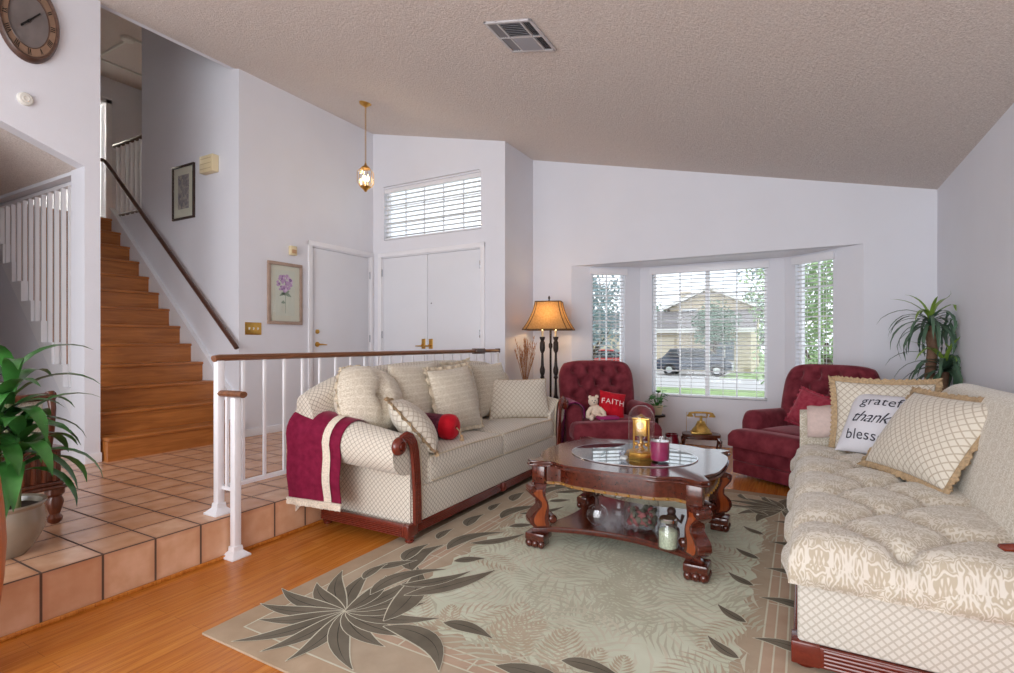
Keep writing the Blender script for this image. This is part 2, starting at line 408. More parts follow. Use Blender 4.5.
# ------------------------------------------------------------------ the room
XL, YD, XC, YB, XR, XS, SZ, YF = -4.79, 5.03, -2.85, 5.72, 1.006, -2.69, .217, -1.6
def zc(x): return 2.695 - .235 * x
def wall(name, A, B, t, z0, z1, holes=(), cuts=(), mat=None):
    """slab whose inner face runs A->B; thickness t to the right of A->B (outside)"""
    A = Vector(A); B = Vector(B); L = (B - A).length; d = (B - A) / L; n = Vector((d.y, -d.x)) * t
    f0 = z0 if callable(z0) else (lambda s: z0); f1 = z1 if callable(z1) else (lambda s: z1)
    cs = sorted({0, L, *cuts, *[h[0] for h in holes], *[h[1] for h in holes]})
    mb = MB()
    for a, b in zip(cs, cs[1:]):
        spans = []; lo = None
        hs = sorted([h for h in holes if h[0] <= a + 1e-6 and h[1] >= b - 1e-6], key=lambda h: h[2])
        ba, bb = f0(a), f0(b)
        for h in hs:
            if h[2] > min(ba, bb) + 1e-4: spans.append((ba, bb, h[2], h[2]))
            ba = bb = h[3]
        spans.append((ba, bb, f1(a), f1(b)))
        for za, zb, ya, yb in spans:
            P = []
            for s_, lo_, hi_ in ((a, za, ya), (b, zb, yb)):
                p = A + d * s_; q = p + n
                P += [mb.v((p.x, p.y, lo_)), mb.v((p.x, p.y, hi_)), mb.v((q.x, q.y, lo_)), mb.v((q.x, q.y, hi_))]
            for idx in ((0, 4, 5, 1), (2, 3, 7, 6), (0, 1, 3, 2), (4, 6, 7, 5), (1, 5, 7, 3), (0, 2, 6, 4)):
                mb.face([P[i] for i in idx])
    return struct(mb.build(name, mat or m_wall, smooth=False, weld=False))

mb = MB(); mb.box(XS - .02, 1.2, YF, 6.4, -.12, 0); struct(mb.build('floor', m_floor, smooth=False))
mb = MB(); mb.box(-8.6, XS, YF, YD + .1, -.12, SZ, bev=.006); struct(mb.build('floor_entry', m_tile, smooth=False))
mb = MB(); mb.box(XS + .001, XS + .016, YF, YD + .4, 0, .018, bev=.005); struct(mb.build('trim_1', m_floor))
# sloped ceiling slab
mb = MB(); poly = [(XL - .06, YF), (XR + .06, YF), (XR + .06, YB + .06), (XC - .06, YB + .06), (XC - .06, YD + .06), (XL - .06, YD + .06)]
a = [mb.v((x, y, zc(x))) for x, y in poly]; b = [mb.v((x, y, zc(x) + .1)) for x, y in poly]
mb.face(a[::-1]); mb.face(b)
for i in range(6): mb.face((a[i], a[(i + 1) % 6], b[(i + 1) % 6], b[i]))
struct(mb.build('ceiling', m_ceil, smooth=False))
top = lambda x: zc(x) + .03
wall('wall_right', (XR, YB), (XR, YF), -.12, 0, top(XR))
BAYL, BAYR, YW = -2.351, .484, 6.22
wall('wall_back', (XC, YB), (XR, YB), -.12, 0, lambda s: top(XC + s), holes=[(BAYL - XC, BAYR - XC, -.1, 2.044)])
wall('wall_jog', (XC, YD), (XC, YB), -.1, 0, top(XC))
wall('wall_entry', (XL - .12, YD), (XC - .1, YD), -.12, SZ, lambda s: top(XL - .12 + s), holes=[(.267, 1.749, 0, 2.224), (.304, 1.746, 2.436, 3.081)])
wall('wall_left', (XL, 3.19), (XL, YD - .001), -.12, SZ, top(XL), holes=[(.874, 1.786, 0, 2.236)])
BL, BR = (-1.68, YW), (-.158, YW)
wall('wall_bay_left', (BAYL, YB), BL, -.12, 0, 2.06, holes=[(.249, .651, .528, 2.0)])
wall('wall_bay_back', BL, BR, -.12, 0, 2.06, holes=[(.14, 1.353, .528, 2.0)])
wall('wall_bay_right', BR, (BAYR, YB), -.12, 0, 2.06, holes=[(.118, .524, .528, 2.0)])
mb = MB(); mb.prism([(BAYL - .1, YB + .11), (BAYR + .1, YB + .11), (.0, YW + .16), (-1.8, YW + .16)], 2.042, 2.16); struct(mb.build('ceiling_bay', m_white, smooth=False))
# stairwell and upper hall
hdr = lambda y: 2.463 + .358 * (2.03 - y)
wall('wall_clock', (XL, YF), (XL, 2.03), -.12, lambda s: hdr(YF + s), top(XL))
mb = MB(); mb.prism([(1.925, SZ), (2.03, SZ), (2.03, hdr(2.03)), (1.925, hdr(1.925))], XL - .22, XL, mat=Matrix(((0, 0, 1, 0), (1, 0, 0, 0), (0, 1, 0, 0), (0, 0, 0, 1)))); struct(mb.build('wall_pier', m_wall, smooth=False))
wall('wall_stair', (-6.57, 3.19), (XL - .12, 3.19), -.12, SZ, 5.0)
wall('wall_stair_half', (-8.8, 3.19), (-6.571, 3.19), -.12, SZ, 2.64)
wall('wall_stair_left', (XL - .121, 2.03), (-8.8, 2.03), -.1, 2.47, 5.0)
wall('wall_stair_head', (XL - .02, 1.9), (XL - .02, 3.25), -.1, zc(XL) + .02, 5.0)
wall('wall_hall_far', (-8.8, 1.8), (-8.8, 5.3), -.12, 2.4, 5.0, holes=[(1.10, 1.99, 2.3, 4.62)])
wall('wall_hall_right', (-6.573, 5.3), (-6.573, 3.24), -.1, 2.4, 5.0)
wall('wall_hall_end', (-8.8, 5.2), (-6.5, 5.2), -.1, 2.4, 5.0)
mb = MB(); mb.box(-8.9, -4.75, 1.8, 5.3, 5.0, 5.1); struct(mb.build('ceiling_hall', m_ceil, smooth=False))
mb = MB(); mb.box(-8.8, -7.2, 1.95, 5.25, 2.42, 2.62); mb.box(-7.2, -6.5, 3.2, 5.25, 2.42, 2.62); struct(mb.build('floor_hall', m_stair, smooth=False))
mb = MB(); mb.box(-10.6, -8.8, 2.4, 4.4, 2.42, 2.62); mb.box(-10.6, -10.5, 2.4, 4.4, 2.6, 5); mb.box(-10.6, -8.8, 2.3, 2.4, 2.6, 5); mb.box(-10.6, -8.8, 4.4, 4.5, 2.6, 5); mb.box(-10.6, -8.8, 2.3, 4.5, 5, 5.1)
struct(mb.build('wall_bedroom', m_wall, smooth=False))
lamp('bedroom_lamp', 'POINT', (-9.7, 3.3, 4.6), 46, (1, .93, .74), shadow_soft_size=.15)
mb = MB()
for y0, y1 in ((2.82, 2.9), (3.79, 3.87)): mb.box(-8.8, -8.78, y0, y1, 2.62, 4.68, bev=.004)
mb.box(-8.8, -8.78, 2.82, 3.87, 4.62, 4.70, bev=.004); struct(mb.build('trim_2', m_white))
mb = MB(); mb.box(-9.6, -8.92, 3.72, 3.76, 2.63, 4.6, bev=.003); struct(mb.build('door_3', m_doorw))
mb = MB(); mb.box(-8.28, -7.4, 3.45, 3.47, 4.975, 5.0); mb.box(-8.28, -7.4, 4.2, 4.22, 4.975, 5.0); mb.box(-8.3, -8.27, 3.45, 4.22, 4.975, 5.0); mb.box(-7.4, -7.37, 3.45, 4.22, 4.975, 5.0); struct(mb.build('trim_3', m_ivory))
# adjacent room
mb = MB(); mb.prism([(2.029, 2.463), (2.029, 2.56), (YF, hdr(YF) + .1), (YF, hdr(YF))], -8.6, XL - .121, mat=Matrix(((0, 0, 1, 0), (1, 0, 0, 0), (0, 1, 0, 0), (0, 0, 0, 1)))); struct(mb.build('ceiling_dining', m_ceil, smooth=False))
wall('wall_dining_far', (-8.6, YF), (-8.6, 2.05), -.1, SZ, 4.0)
wall('light_blocker_dining_side', (XL - .001, YF), (XL - .001, .9), -.1, SZ, hdr(.9) + .02)  # out of view, added to keep the fill light off the dining area
wall('light_blocker_dining_near', (XL - .12, YF), (-8.6, YF), -.1, SZ, 4.0)  # unseen closing slab, added to stop sky light entering the adjacent room
# stairs
NX = lambda n: -4.70 - .2045 * (n - 1)
NZ = lambda n: SZ + .1848 * n
mb = MB()
for n in range(1, 13):
    mb.box(-7.2, NX(n) - .02, 2.05, 3.155, NZ(n - 1) - .02 if n > 1 else SZ, NZ(n) - .028)
    mb.box(NX(n + 1) - .03, NX(n), 2.05, 3.155, NZ(n) - .028, NZ(n), bev=.008)
mb.box(-7.25, NX(13) - .02, 2.05, 3.155, 2.4, 2.592); mb.box(-7.3, NX(13), 2.05, 3.155, 2.592, 2.62, bev=.008)
struct(mb.build('staircase', m_stair))
XZ = Matrix(((1, 0, 0, 0), (0, 0, 1, 0), (0, 1, 0, 0), (0, 0, 0, 1)))      # (x,z) polygon extruded along y
mb = MB()
ln = lambda x, o: NZ(1) + (NX(1) - x) * .9037 + o
mb.prism([(XL + .005, SZ), (XL + .005, ln(XL, .10)), (-7.2, ln(-7.2, .10)), (-7.2, ln(-7.2, -.4)), (-5.3, SZ)], 3.155, 3.192, mat=XZ)
mb.prism([(XL + .005, ln(XL, .085)), (XL + .005, ln(XL, .105)), (-7.2, ln(-7.2, .105)), (-7.2, ln(-7.2, .085))], 3.14, 3.192, mat=XZ)
struct(mb.build('trim_4', m_white, smooth=False))
mb = MB(); poly = [(-4.91, SZ)]
for n in range(2, 14): poly += [(NX(n) - (.0 if n > 2 else .01), NZ(n - 1) + .012), (NX(n), NZ(n) + .012)]
poly += [(-8.0, NZ(13) + .012), (-8.0, 3.2), (-6.82, 2.12), (-5.45, .83), (-4.91, .30)]
poly = [(-4.91, NZ(1) + .1)] + poly[1:]
mb.prism(poly, 1.985, 2.052, mat=XZ); struct(mb.build('trim_5', m_white, smooth=False))
mb = MB(); mb.prism([(-4.91, SZ), (-4.91, .34), (-5.45, .85), (-6.82, 2.14), (-7.2, 2.5), (-8.6, 2.5), (-8.6, SZ)], 1.995, 2.05, mat=XZ); struct(mb.build('wall_under_stair', m_wall, smooth=False))
# baseboards
def base(name, a, b, z0=0, h=.075):
    A = Vector(a); B = Vector(b); d = (B - A).normalized(); n = Vector((-d.y, d.x)) * .012; mb = MB()
    P = [A, B, B - n, A - n]
    mb.prism([(p.x, p.y) for p in P], z0, z0 + h, bev=.003); struct(mb.build('baseboard_' + name, m_white))
base('left', (XL, 3.19), (XL, 4.02), SZ); base('entry', (XC, YD), (-3.13, YD), SZ)
base('back', (XC, YB), (BAYL, YB)); base('bay_left', (BAYL, YB), BL); base('bay_back', BL, BR); base('bay_right', BR, (BAYR, YB)); base('right', (BAYR, YB), (XR, YB)); base('side', (XR, YB), (XR, YF))
base('pier', (XL, 1.925), (XL, 2.035), SZ)
mb = MB(); mb.box(XC + .0, XS - .0, YD - .02, YB, SZ - .25, SZ); struct(mb.build('trim_6', m_tile, smooth=False))

# ---- windows and blinds
MB.FLIP = True
def frame_matrix(A, B):
    A = Vector(A); B = Vector(B); d = (B - A).normalized()
    return Matrix(((d.x, 0, d.y, A.x), (d.y, 0, -d.x, A.y), (0, 1, 0, 0), (0, 0, 0, 1)))   # local x along the wall, y up, z into the room
def window(name, A, B, s0, s1, z0, z1, cols, rows, mull=None):
    w = thing(name, None, None, matrix=frame_matrix(A, B)); w['kind'] = 'structure'
    f = MB(); e = .028
    f.box(s0, s1, z0, z0 + e, .06, .11); f.box(s0, s1, z1 - e, z1, .06, .11); f.box(s0, s0 + e, z0, z1, .06, .11); f.box(s1 - e, s1, z0, z1, .06, .11)
    if mull: f.box(mull - .022, mull + .022, z0, z1, .055, .11)
    f.build('window_frame', m_white, w, smooth=False)
    g = MB()
    for c in range(1, cols):
        x = s0 + (s1 - s0) * c / cols
        if not mull or abs(x - mull) > .03: g.box(x - .007, x + .007, z0 + e, z1 - e, .076, .094)
    for r in range(1, rows): z = z0 + (z1 - z0) * r / rows; g.box(s0 + e, s1 - e, z - .007, z + .007, .076, .094)
    g.build('muntin_grid', m_white, w, smooth=False)
    p = MB(); p.box(s0 + .01, s1 - .01, z0 + .01, z1 - .01, .083, .087); p.build('glass', m_pane, w, smooth=False)
    return w
def blind(label, A, B, s0, s1, z0, z1, tilt, pitch=.042, val=.075, wide=.02, cords=3, depth=.036):
    b = thing('window_blind', label, 'blind', matrix=frame_matrix(A, B), group='white slatted window blinds')
    v = MB(); v.box(s0 - wide, s1 + wide, z1 - val + .02, z1 + .02, -.032, -.002, bev=.004); v.box(s0 + .004, s1 - .004, z1 - .05, z1 - .004, .002, .05); v.build('valence', m_white, b)
    s = MB(); z = z0 + .045
    while z < z1 - .06:
        s.box(s0 + .006, s1 - .006, -depth / 2, depth / 2, -.0012, .0012, mat=T(0, z, .027) @ RX(PI / 2 + tilt)); z += pitch
    s.build('slats', m_slat, b, smooth=False)
    r = MB(); r.box(s0 + .005, s1 - .005, z0 + .006, z0 + .024, .004, .05, bev=.004); r.build('bottom_rail', m_white, b)
    for k in range(cords):
        x = lerp(s0 + .1, s1 - .1, k / max(1, cords - 1)) if cords > 1 else (s0 + s1) / 2
        c = MB()
        for dz in (.006, .048): c.box(x - .0015, x + .0015, z0 + .02, z1 - .05, dz - .001, dz + .001)
        c.box(x - .0015, x + .0015, z0 + .016, z0 + .02, .005, .049); c.build('ladder_cord', m_white, b, smooth=False)
    return b
window('window_1', (BAYL, YB), BL, .249, .651, .528, 2.0, 2, 5)
window('window_2', BL, BR, .14, 1.353, .528, 2.0, 4, 5, mull=.7465)
window('window_3', BR, (BAYR, YB), .118, .524, .528, 2.0, 2, 5)
window('window_4', (XL, YD), (XC, YD), .184, 1.626, 2.436, 3.081, 5, 3)
blind('white slatted blind over the narrow bay window behind the burgundy recliner near the lamp', (BAYL, YB), BL, .249, .651, .528, 2.0, .12, cords=2)
blind('wide white slatted blind over the middle bay window', BL, BR, .14, 1.353, .528, 2.0, .12, cords=4)
blind('white slatted blind over the narrow bay window nearest the tall dracaena', BR, (BAYR, YB), .118, .524, .528, 2.0, .1, cords=2)
blind('white slatted blind in the high window above the double doors', (XL, YD), (XC, YD), .184, 1.626, 2.436, 3.081, .06, pitch=.056, val=.0, wide=-.01, cords=3, depth=.05)

# ---- doors
def hinge(parent, x, z, side=1):
    h = MB(); h.box(x - .006, x + .006, z - .045, z + .045, -.012, .0, bev=.002); h.build('hinge', m_chrome, parent)
d1 = thing('door_1', None, None, matrix=frame_matrix((XL, 3.19), (XL, YD))); d1['kind'] = 'structure'
c = MB(); s0, s1, zt = .874, 1.786, 2.236
c.box(s0 - .055, s0, SZ, zt + .055, -.018, .0, bev=.004); c.box(s1, min(s1 + .05, 1.835), SZ, zt + .055, -.018, .0, bev=.004); c.box(s0 - .055, s1 + .045, zt, zt + .055, -.0185, .0, bev=.004)
c.box(s0, s0 + .012, SZ, zt, 0, .1); c.box(s1 - .012, s1, SZ, zt, 0, .1); c.box(s0, s1, zt - .012, zt, 0, .1); c.build('casing', m_white, d1)
p = MB(); p.box(s0 + .014, s1 - .014, SZ + .008, zt - .015, .012, .05, bev=.002); p.build('door_panel', m_doorw, d1)
def knobset(parent, x, z, lever, flip=1, bolt=True):
    k = MB()
    k.lathe([(.001, 0), (.03, 0), (.028, .008), (.012, .012), (.011, .04), (.0, .042)], 16, T(x, z, .012) @ RX(PI))
    if lever: k.tube([(x, z, -.03), (x + flip * .03, z, -.036), (x + flip * .1, z - .006, -.034)], [.009, .009, .006], 8)
    else: k.ball((x, z, -.05), (.026, .026, .022))
    k.build('lever_handle' if lever else 'door_knob', m_brass, parent)
    if bolt:
        b = MB(); b.lathe([(.001, 0), (.026, 0), (.024, .012), (.012, .016), (.0, .018)], 16, T(x, z + .145, .012) @ RX(PI)); b.build('deadbolt', m_brass, parent)
knobset(d1, s0 + .085, 1.13, True, 1)
for z in (.5, 1.2, 2.0): hinge(d1, s1 - .012, z)
d2 = thing('door_2', None, None, matrix=frame_matrix((XL, YD), (XC, YD))); d2['kind'] = 'structure'
c = MB(); s0, s1, zt, sm = .147, 1.629, 2.224, .86
c.box(s0 - .055, s0, SZ, zt + .055, -.018, 0, bev=.004); c.box(s1, s1 + .055, SZ, zt + .055, -.018, 0, bev=.004); c.box(s0 - .055, s1 + .055, zt, zt + .055, -.0185, 0, bev=.004)
c.box(s0, s0 + .01, SZ, zt, 0, .1); c.box(s1 - .01, s1, SZ, zt, 0, .1); c.box(s0, s1, zt - .01, zt, 0, .1); c.build('casing', m_white, d2)
for a, b in ((s0 + .012, sm - .003), (sm + .003, s1 - .012)):
    p = MB(); p.box(a, b, SZ + .008, zt - .013, .012, .05, bev=.002); p.build('door_panel', m_doorw, d2)
p = MB(); p.box(sm - .004, sm + .004, SZ, zt, .03, .045); p.build('seam_strip', m_dark, d2)
for x in (sm - .055, sm + .055):
    e = MB(); e.box(x - .028, x + .028, 1.075, 1.195, .004, .013, bev=.004); e.tube([(x, 1.11, -.03), (x - .03, 1.11, -.036), (x - .09, 1.108, -.034)], [.009, .009, .006], 8); e.tube([(x, 1.12, .01), (x, 1.12, -.03)], .01, 8); e.lathe([(.001, 0), (.018, 0), (.016, .012), (0, .014)], 14, T(x, 1.172, .006) @ RX(PI)); e.build('handle_set', m_brass, d2)
for x in (s0 + .012, s1 - .012):
    for z in (.55, 1.25, 2.03): hinge(d2, x, z)
q = MB(); q.ball((sm + .06, 1.62, .012), .007); q.build('peephole', m_black, d2)

MB.FLIP = False
# ------------------------------------------------------------------ railings on the stairs and the step
r = thing('entry_railing', 'white railing with an oak top rail along the tiled step behind the patterned sofa', 'railing', (-2.78, 1.735, SZ))
L = 4.76 - 1.735
p = MB(); p.tube([(0, -.03, .845), (0, .0, .85), (0, L, .85)], .024, 12, flat=.75); p.build('top_rail', m_rail, r)
p = MB(); p.box(-.03, .03, L - .46, L - .30, .823, .876, bev=.006); p.build('rail_connector', m_handrail, r); p = MB(); p.box(-.026, .026, L - .02, L + .005, .828, .872, bev=.005); p.build('rail_end', m_handrail, r)
p = MB(); p.box(-.012, .012, 0, L, .125, .15, bev=.003); p.build('bottom_rail', m_white, r)
def post(parent, x, y, z0, z1):
    p = MB(); p.box(x - .02, x + .02, y - .02, y + .02, z0, z1, bev=.004); p.build('post', m_white, parent)
    f = MB(); f.box(x - .055, x + .055, y - .055, y + .055, z0, z0 + .012, bev=.003)
    f.loft([[(x + a * w, y + b * w, z0 + h) for a, b in ((-1, -1), (1, -1), (1, 1), (-1, 1))] for w, h in ((.05, .012), (.026, .035), (.024, .06))], closed=True, cap=True); f.build('post_base', m_white, parent)
post(r, 0, 0, 0, .835)
k = 0; y = 1.877 - 1.735
while y < L - .03:
    p = MB(); p.box(-.0075, .0075, y - .0075, y + .0075, .14, .84); p.build('baluster', m_white, r); y += .1365
post(r, 0, L - .03, 0, .835)
g = thing('step_rail', 'short white post with an oak cap beside the step, on the wood floor', 'railing', (-2.655, 1.75, 0))
post(g, 0, 0, 0, .855)
p = MB(); p.tube([(.05, .012, .87), (.03, .01, .873), (-.115, -.012, .873)], .024, 12, flat=.75); p.build('cap_rail', m_rail, g)
p = MB(); p.box(-.075, -.06, -.012, .003, .35, .86); p.box(-.115, 0, -.01, .004, .35, .37); p.build('baluster', m_white, g)

h = thing('stair_handrail', 'dark wooden handrail sloping up the wall beside the stairs', 'handrail', (-4.75, 3.12, 1.127))
p = MB(); p.tube([(.03, 0, -.03), (0, 0, 0), (-2.45, 0, 2.145), (-2.53, 0, 2.2)], .024, 10, flat=.8); p.tube([(-2.53, 0, 2.2), (-2.53, -.1, 2.2)], .022, 8); p.build('rail', m_handrail, h)
for t_ in (.1, .5, .9):
    p = MB(); p.tube([(-2.45 * t_, 0, 2.145 * t_ - .02), (-2.45 * t_, .04, 2.145 * t_ - .05), (-2.45 * t_, .07, 2.145 * t_ - .05)], .007, 8); p.build('wall_bracket', m_brass, h)

b = thing('hall_balustrade', 'white balustrade with a dark rail on the upper landing', 'railing', (-6.57, 3.25, 2.64))
p = MB(); p.tube([(0, 0, .9), (-.75, 0, .9)], .024, 8); p.build('top_rail', m_handrail, b)
p = MB(); p.tube([(0, 0, .05), (-.75, 0, .05)], .018, 8); p.build('bottom_rail', m_handrail, b)
for k in range(7):
    p = MB(); p.box(-.05 - k * .105 - .011, -.05 - k * .105 + .011, -.011, .011, .0, .89); p.build('baluster', m_white, b)
b = thing('stair_balustrade', 'row of white balusters on the open side of the stairs, under the sloping ceiling', 'railing', (-4.91, 2.018, SZ))
x = -5.26
while x > -7.15:
    n = int((NX(1) - x) / .2045) + 1; z0 = NZ(n) + .012 - SZ
    p = MB(); p.box(x + 4.91 - .013, x + 4.91 + .013, -.015, .015, z0, 2.472 - SZ); p.build('baluster', m_white, b); x -= .128
p = MB(); p.box(-2.25, 0, -.022, .022, 2.435 - SZ, 2.463 - SZ); p.build('top_plate', m_white, b)
# ------------------------------------------------------------------ soft furnishing helpers
def pillow_z(s_, t_, th, p=2.4):
    return th * (max(0, 1 - abs(s_) ** p) * max(0, 1 - abs(t_) ** p)) ** .55
def pillow(name, label, cat, M, w, h, th, mats, n=20, pinch=.06, fringe=None, fr_w=.03, group=None, wav=.5, slump=.0, tuft=None, part='cover', letters=None, text_mat=None, piping=None, rnd=0.0):
    """a filled cushion: local x width, y height, z thickness; M places it"""
    if not group: group = 'pillows on the tufted sofa' if ('tufted sofa' in label or 'printed pillow' in label) and 'recliner' not in label else 'small pillows on the recliners' if 'recliner' in label else 'cushions on the step-side sofa'
    root = thing(name, label, cat, matrix=M, group=group)
    def P(s_, t_, side, k=1.0):
        x = .5 * w * s_ * (1 - pinch * (1 - t_ * t_)) * k; y = .5 * h * t_ * (1 - pinch * (1 - s_ * s_)) * k
        if rnd: x *= math.sqrt(1 - rnd * t_ * t_); y *= math.sqrt(1 - rnd * s_ * s_)
        z = side * pillow_z(s_, t_, th)
        z += side * .004 * math.sin(s_ * 9 + t_ * 5) * (1 - s_ * s_) * (1 - t_ * t_)
        if tuft and side > 0:
            for a, b in tuft: z -= .6 * th * math.exp(-((s_ - a) ** 2 + (t_ - b) ** 2) / .03) + .25 * th * math.exp(-abs(s_ - a) / .06) * (1 - t_ * t_)
        x += slump * (1 - s_ * s_) * t_
        return (x, y, z)
    mb = MB(); ts = [math.sin(PI / 2 * (2 * i / n - 1)) for i in range(n + 1)]
    for side in (1, -1):
        V = [[mb.v(P(a, b, side)) for a in ts] for b in ts]
        for j in range(n):
            for i in range(n):
                uv = [(.5 * w * ts[a], .5 * h * ts[b]) for a, b in ((i, j), (i + 1, j), (i + 1, j + 1), (i, j + 1))]
                mb.face((V[j][i], V[j][i + 1], V[j + 1][i + 1], V[j + 1][i]), uv)
    mb.build(part, mats, root, angle=80)
    ring = [(a, -1) for a in ts[:-1]] + [(1, b) for b in ts[:-1]] + [(-a, 1) for a in ts[:-1]] + [(-1, -b) for b in ts[:-1]]
    if fringe:
        mb = MB(); pts = []
        m = 220
        for i in range(m):
            q = i / m * len(ring); j = int(q); f = q - j; A = ring[j]; B = ring[(j + 1) % len(ring)]
            pts.append((lerp(A[0], B[0], f), lerp(A[1], B[1], f)))
        for side in (1, -1):
            rows = []
            for k in range(4):
                row = []
                for i, (a, b) in enumerate(pts):
                    x, y, z = P(a, b, 1); L = math.hypot(a, b); e = fr_w * k / 3 * (1 + .18 * math.sin(i * 2.4)) 
                    dx, dy = (a if abs(a) > .98 else 0), (b if abs(b) > .98 else 0)
                    row.append((x + dx * e, y + dy * e, side * (.007 + .004 * math.sin(i * 1.9) * k / 3 - .006 * (k / 3) ** 2) + wav * .02 * (k / 3) * math.sin(i * .8)))
                rows.append(row)
            mb.loft(rows, closed=True)
        mb.build('fringe', fringe, root, angle=80)
    if piping:
        mb = MB(); mb.tube([P(a, b, 1) for a, b in ring], .005, 6, closed=True); mb.build('piping', piping, root)
    if letters:
        for (txt, size, cx, cy_, shear, space) in letters:
            lettering(txt, size, cx, cy_, shear, root, text_mat, lambda x, y: P(max(-.98, min(.98, 2 * x / w)), max(-.98, min(.98, 2 * y / h)), 1)[2] + .0012, space)
    return root
def lettering(txt, size, cx, cy_, shear, parent, mat, zf, space=1.0):
    cu = bpy.data.curves.new('lettering', 'FONT'); cu.body = txt; cu.size = size; cu.align_x = 'CENTER'; cu.align_y = 'CENTER'; cu.shear = shear; cu.space_character = space; cu.resolution_u = 3
    to = bpy.data.objects.new('lettering', cu); sc.collection.objects.link(to)
    dg = bpy.context.evaluated_depsgraph_get(); me = bpy.data.meshes.new_from_object(to.evaluated_get(dg)); bpy.data.objects.remove(to)
    bm = bmesh.new(); bm.from_mesh(me)
    bmesh.ops.triangulate(bm, faces=bm.faces); bmesh.ops.subdivide_edges(bm, edges=[e for e in bm.edges if e.calc_length() > size * .18], cuts=2)
    for q in bm.verts: q.co = (q.co.x + cx, q.co.y + cy_, zf(q.co.x + cx, q.co.y + cy_))
    bm.to_mesh(me); bm.free(); me.materials.clear(); me.materials.append(mat)
    o = bpy.data.objects.new('lettering', me); sc.collection.objects.link(o); o.parent = parent; return o
def softbox(mb, x0, x1, y0, y1, z0, z1, bulge=.02, r=.03, nx=14, ny=14, mi=0, fn=None):
    """upholstered cushion block: rounded edges, crowned top"""
    xs = [x0, x0 + r * .15, x0 + r * .5, x0 + r] + [lerp(x0 + r, x1 - r, i / nx) for i in range(1, nx)] + [x1 - r, x1 - r * .5, x1 - r * .15, x1]
    ys = [y0, y0 + r * .15, y0 + r * .5, y0 + r] + [lerp(y0 + r, y1 - r, i / ny) for i in range(1, ny)] + [y1 - r, y1 - r * .5, y1 - r * .15, y1]
    def rnd(c, a, b):
        d = min(c - a, b - c)
        return 0 if d >= r else r - math.sqrt(max(0, r * r - (r - d) ** 2))
    def top(x, y):
        u = (x - x0) / (x1 - x0); v = (y - y0) / (y1 - y0)
        z = z1 + bulge * (16 * u * (1 - u) * v * (1 - v)) ** .6 - min(r, math.hypot(rnd(x, x0, x1), rnd(y, y0, y1)))
        return z + (fn(x, y) if fn else 0)
    V = [[mb.v((x, y, top(x, y))) for x in xs] for y in ys]
    for j in range(len(ys) - 1):
        for i in range(len(xs) - 1):
            mb.face((V[j][i], V[j][i + 1], V[j + 1][i + 1], V[j + 1][i]), [(xs[a], ys[b]) for a, b in ((i, j), (i + 1, j), (i + 1, j + 1), (i, j + 1))], mi)
    # skirts down to z0 with a slight belly
    def side(ring, uvf):
        rows = []
        for k in range(6):
            q = k / 5; row = []
            for p, nrm in ring:
                zt = top(p[0], p[1]); b = .6 * bulge * math.sin(PI * q) + (.75 * fn(p[0], p[1]) * math.sin(PI * q) ** .6 + .016 * math.sin(PI * q) if fn else 0); w_ = .10 if fn else .03; b *= min(1, (abs(p[0] - ring[0][0][0]) + abs(p[1] - ring[0][0][1])) / w_, (abs(p[0] - ring[-1][0][0]) + abs(p[1] - ring[-1][0][1])) / w_)
                row.append((p[0] + nrm[0] * b, p[1] + nrm[1] * b, lerp(zt, z0, q)))
            rows.append(row)
        mb.loft(rows, mi=mi)
    side([((x, y0), (0, -1)) for x in xs], None); side([((x, y1), (0, 1)) for x in xs[::-1]], None)
    side([((x0, y), (-1, 0)) for y in ys[::-1]], None); side([((x1, y), (1, 0)) for y in ys], None)
    mb.face([mb.v((x0, y0, z0)), mb.v((x0, y1, z0)), mb.v((x1, y1, z0)), mb.v((x1, y0, z0))], mi=mi)
def turned_foot(mb, x, y, z0, z1, r):
    h = z1 - z0
    mb.lathe([(r * .55, z0), (r * .7, z0 + h * .06), (r * .72, z0 + h * .25), (r * .95, z0 + h * .38), (r * .7, z0 + h * .5), (r * .8, z0 + h * .58), (r * 1.05, z0 + h * .75), (r * 1.1, z0 + h * .85), (r * .9, z1)], 16, T(x, y, 0))
def reeded(mb, axis, a, b, c, z0, z1, out, n=5):
    """reeded rail: n half-round ridges on a flat board; axis 'y' faces +x, axis 'x' faces -y"""
    hz = (z1 - z0) / n
    for k in range(n):
        z = z0 + hz * (k + .5)
        pts = [(c, a, z), (c, b, z)] if axis == 'y' else [(a, c, z), (b, c, z)]
        mb.tube(pts, hz * .47, 8)

# ------------------------------------------------------------------ the lattice sofa along the step
SO = Vector((-1.94, 2.28, 0)); so = thing('sofa', 'cream lattice sofa with carved wood trim backed against the tiled step', 'sofa', SO)
D = lambda x, y, z: (x + 1.94, y - 2.28, z)
YM = 3.39
def mir(y, far): return 2 * YM - y if far else y
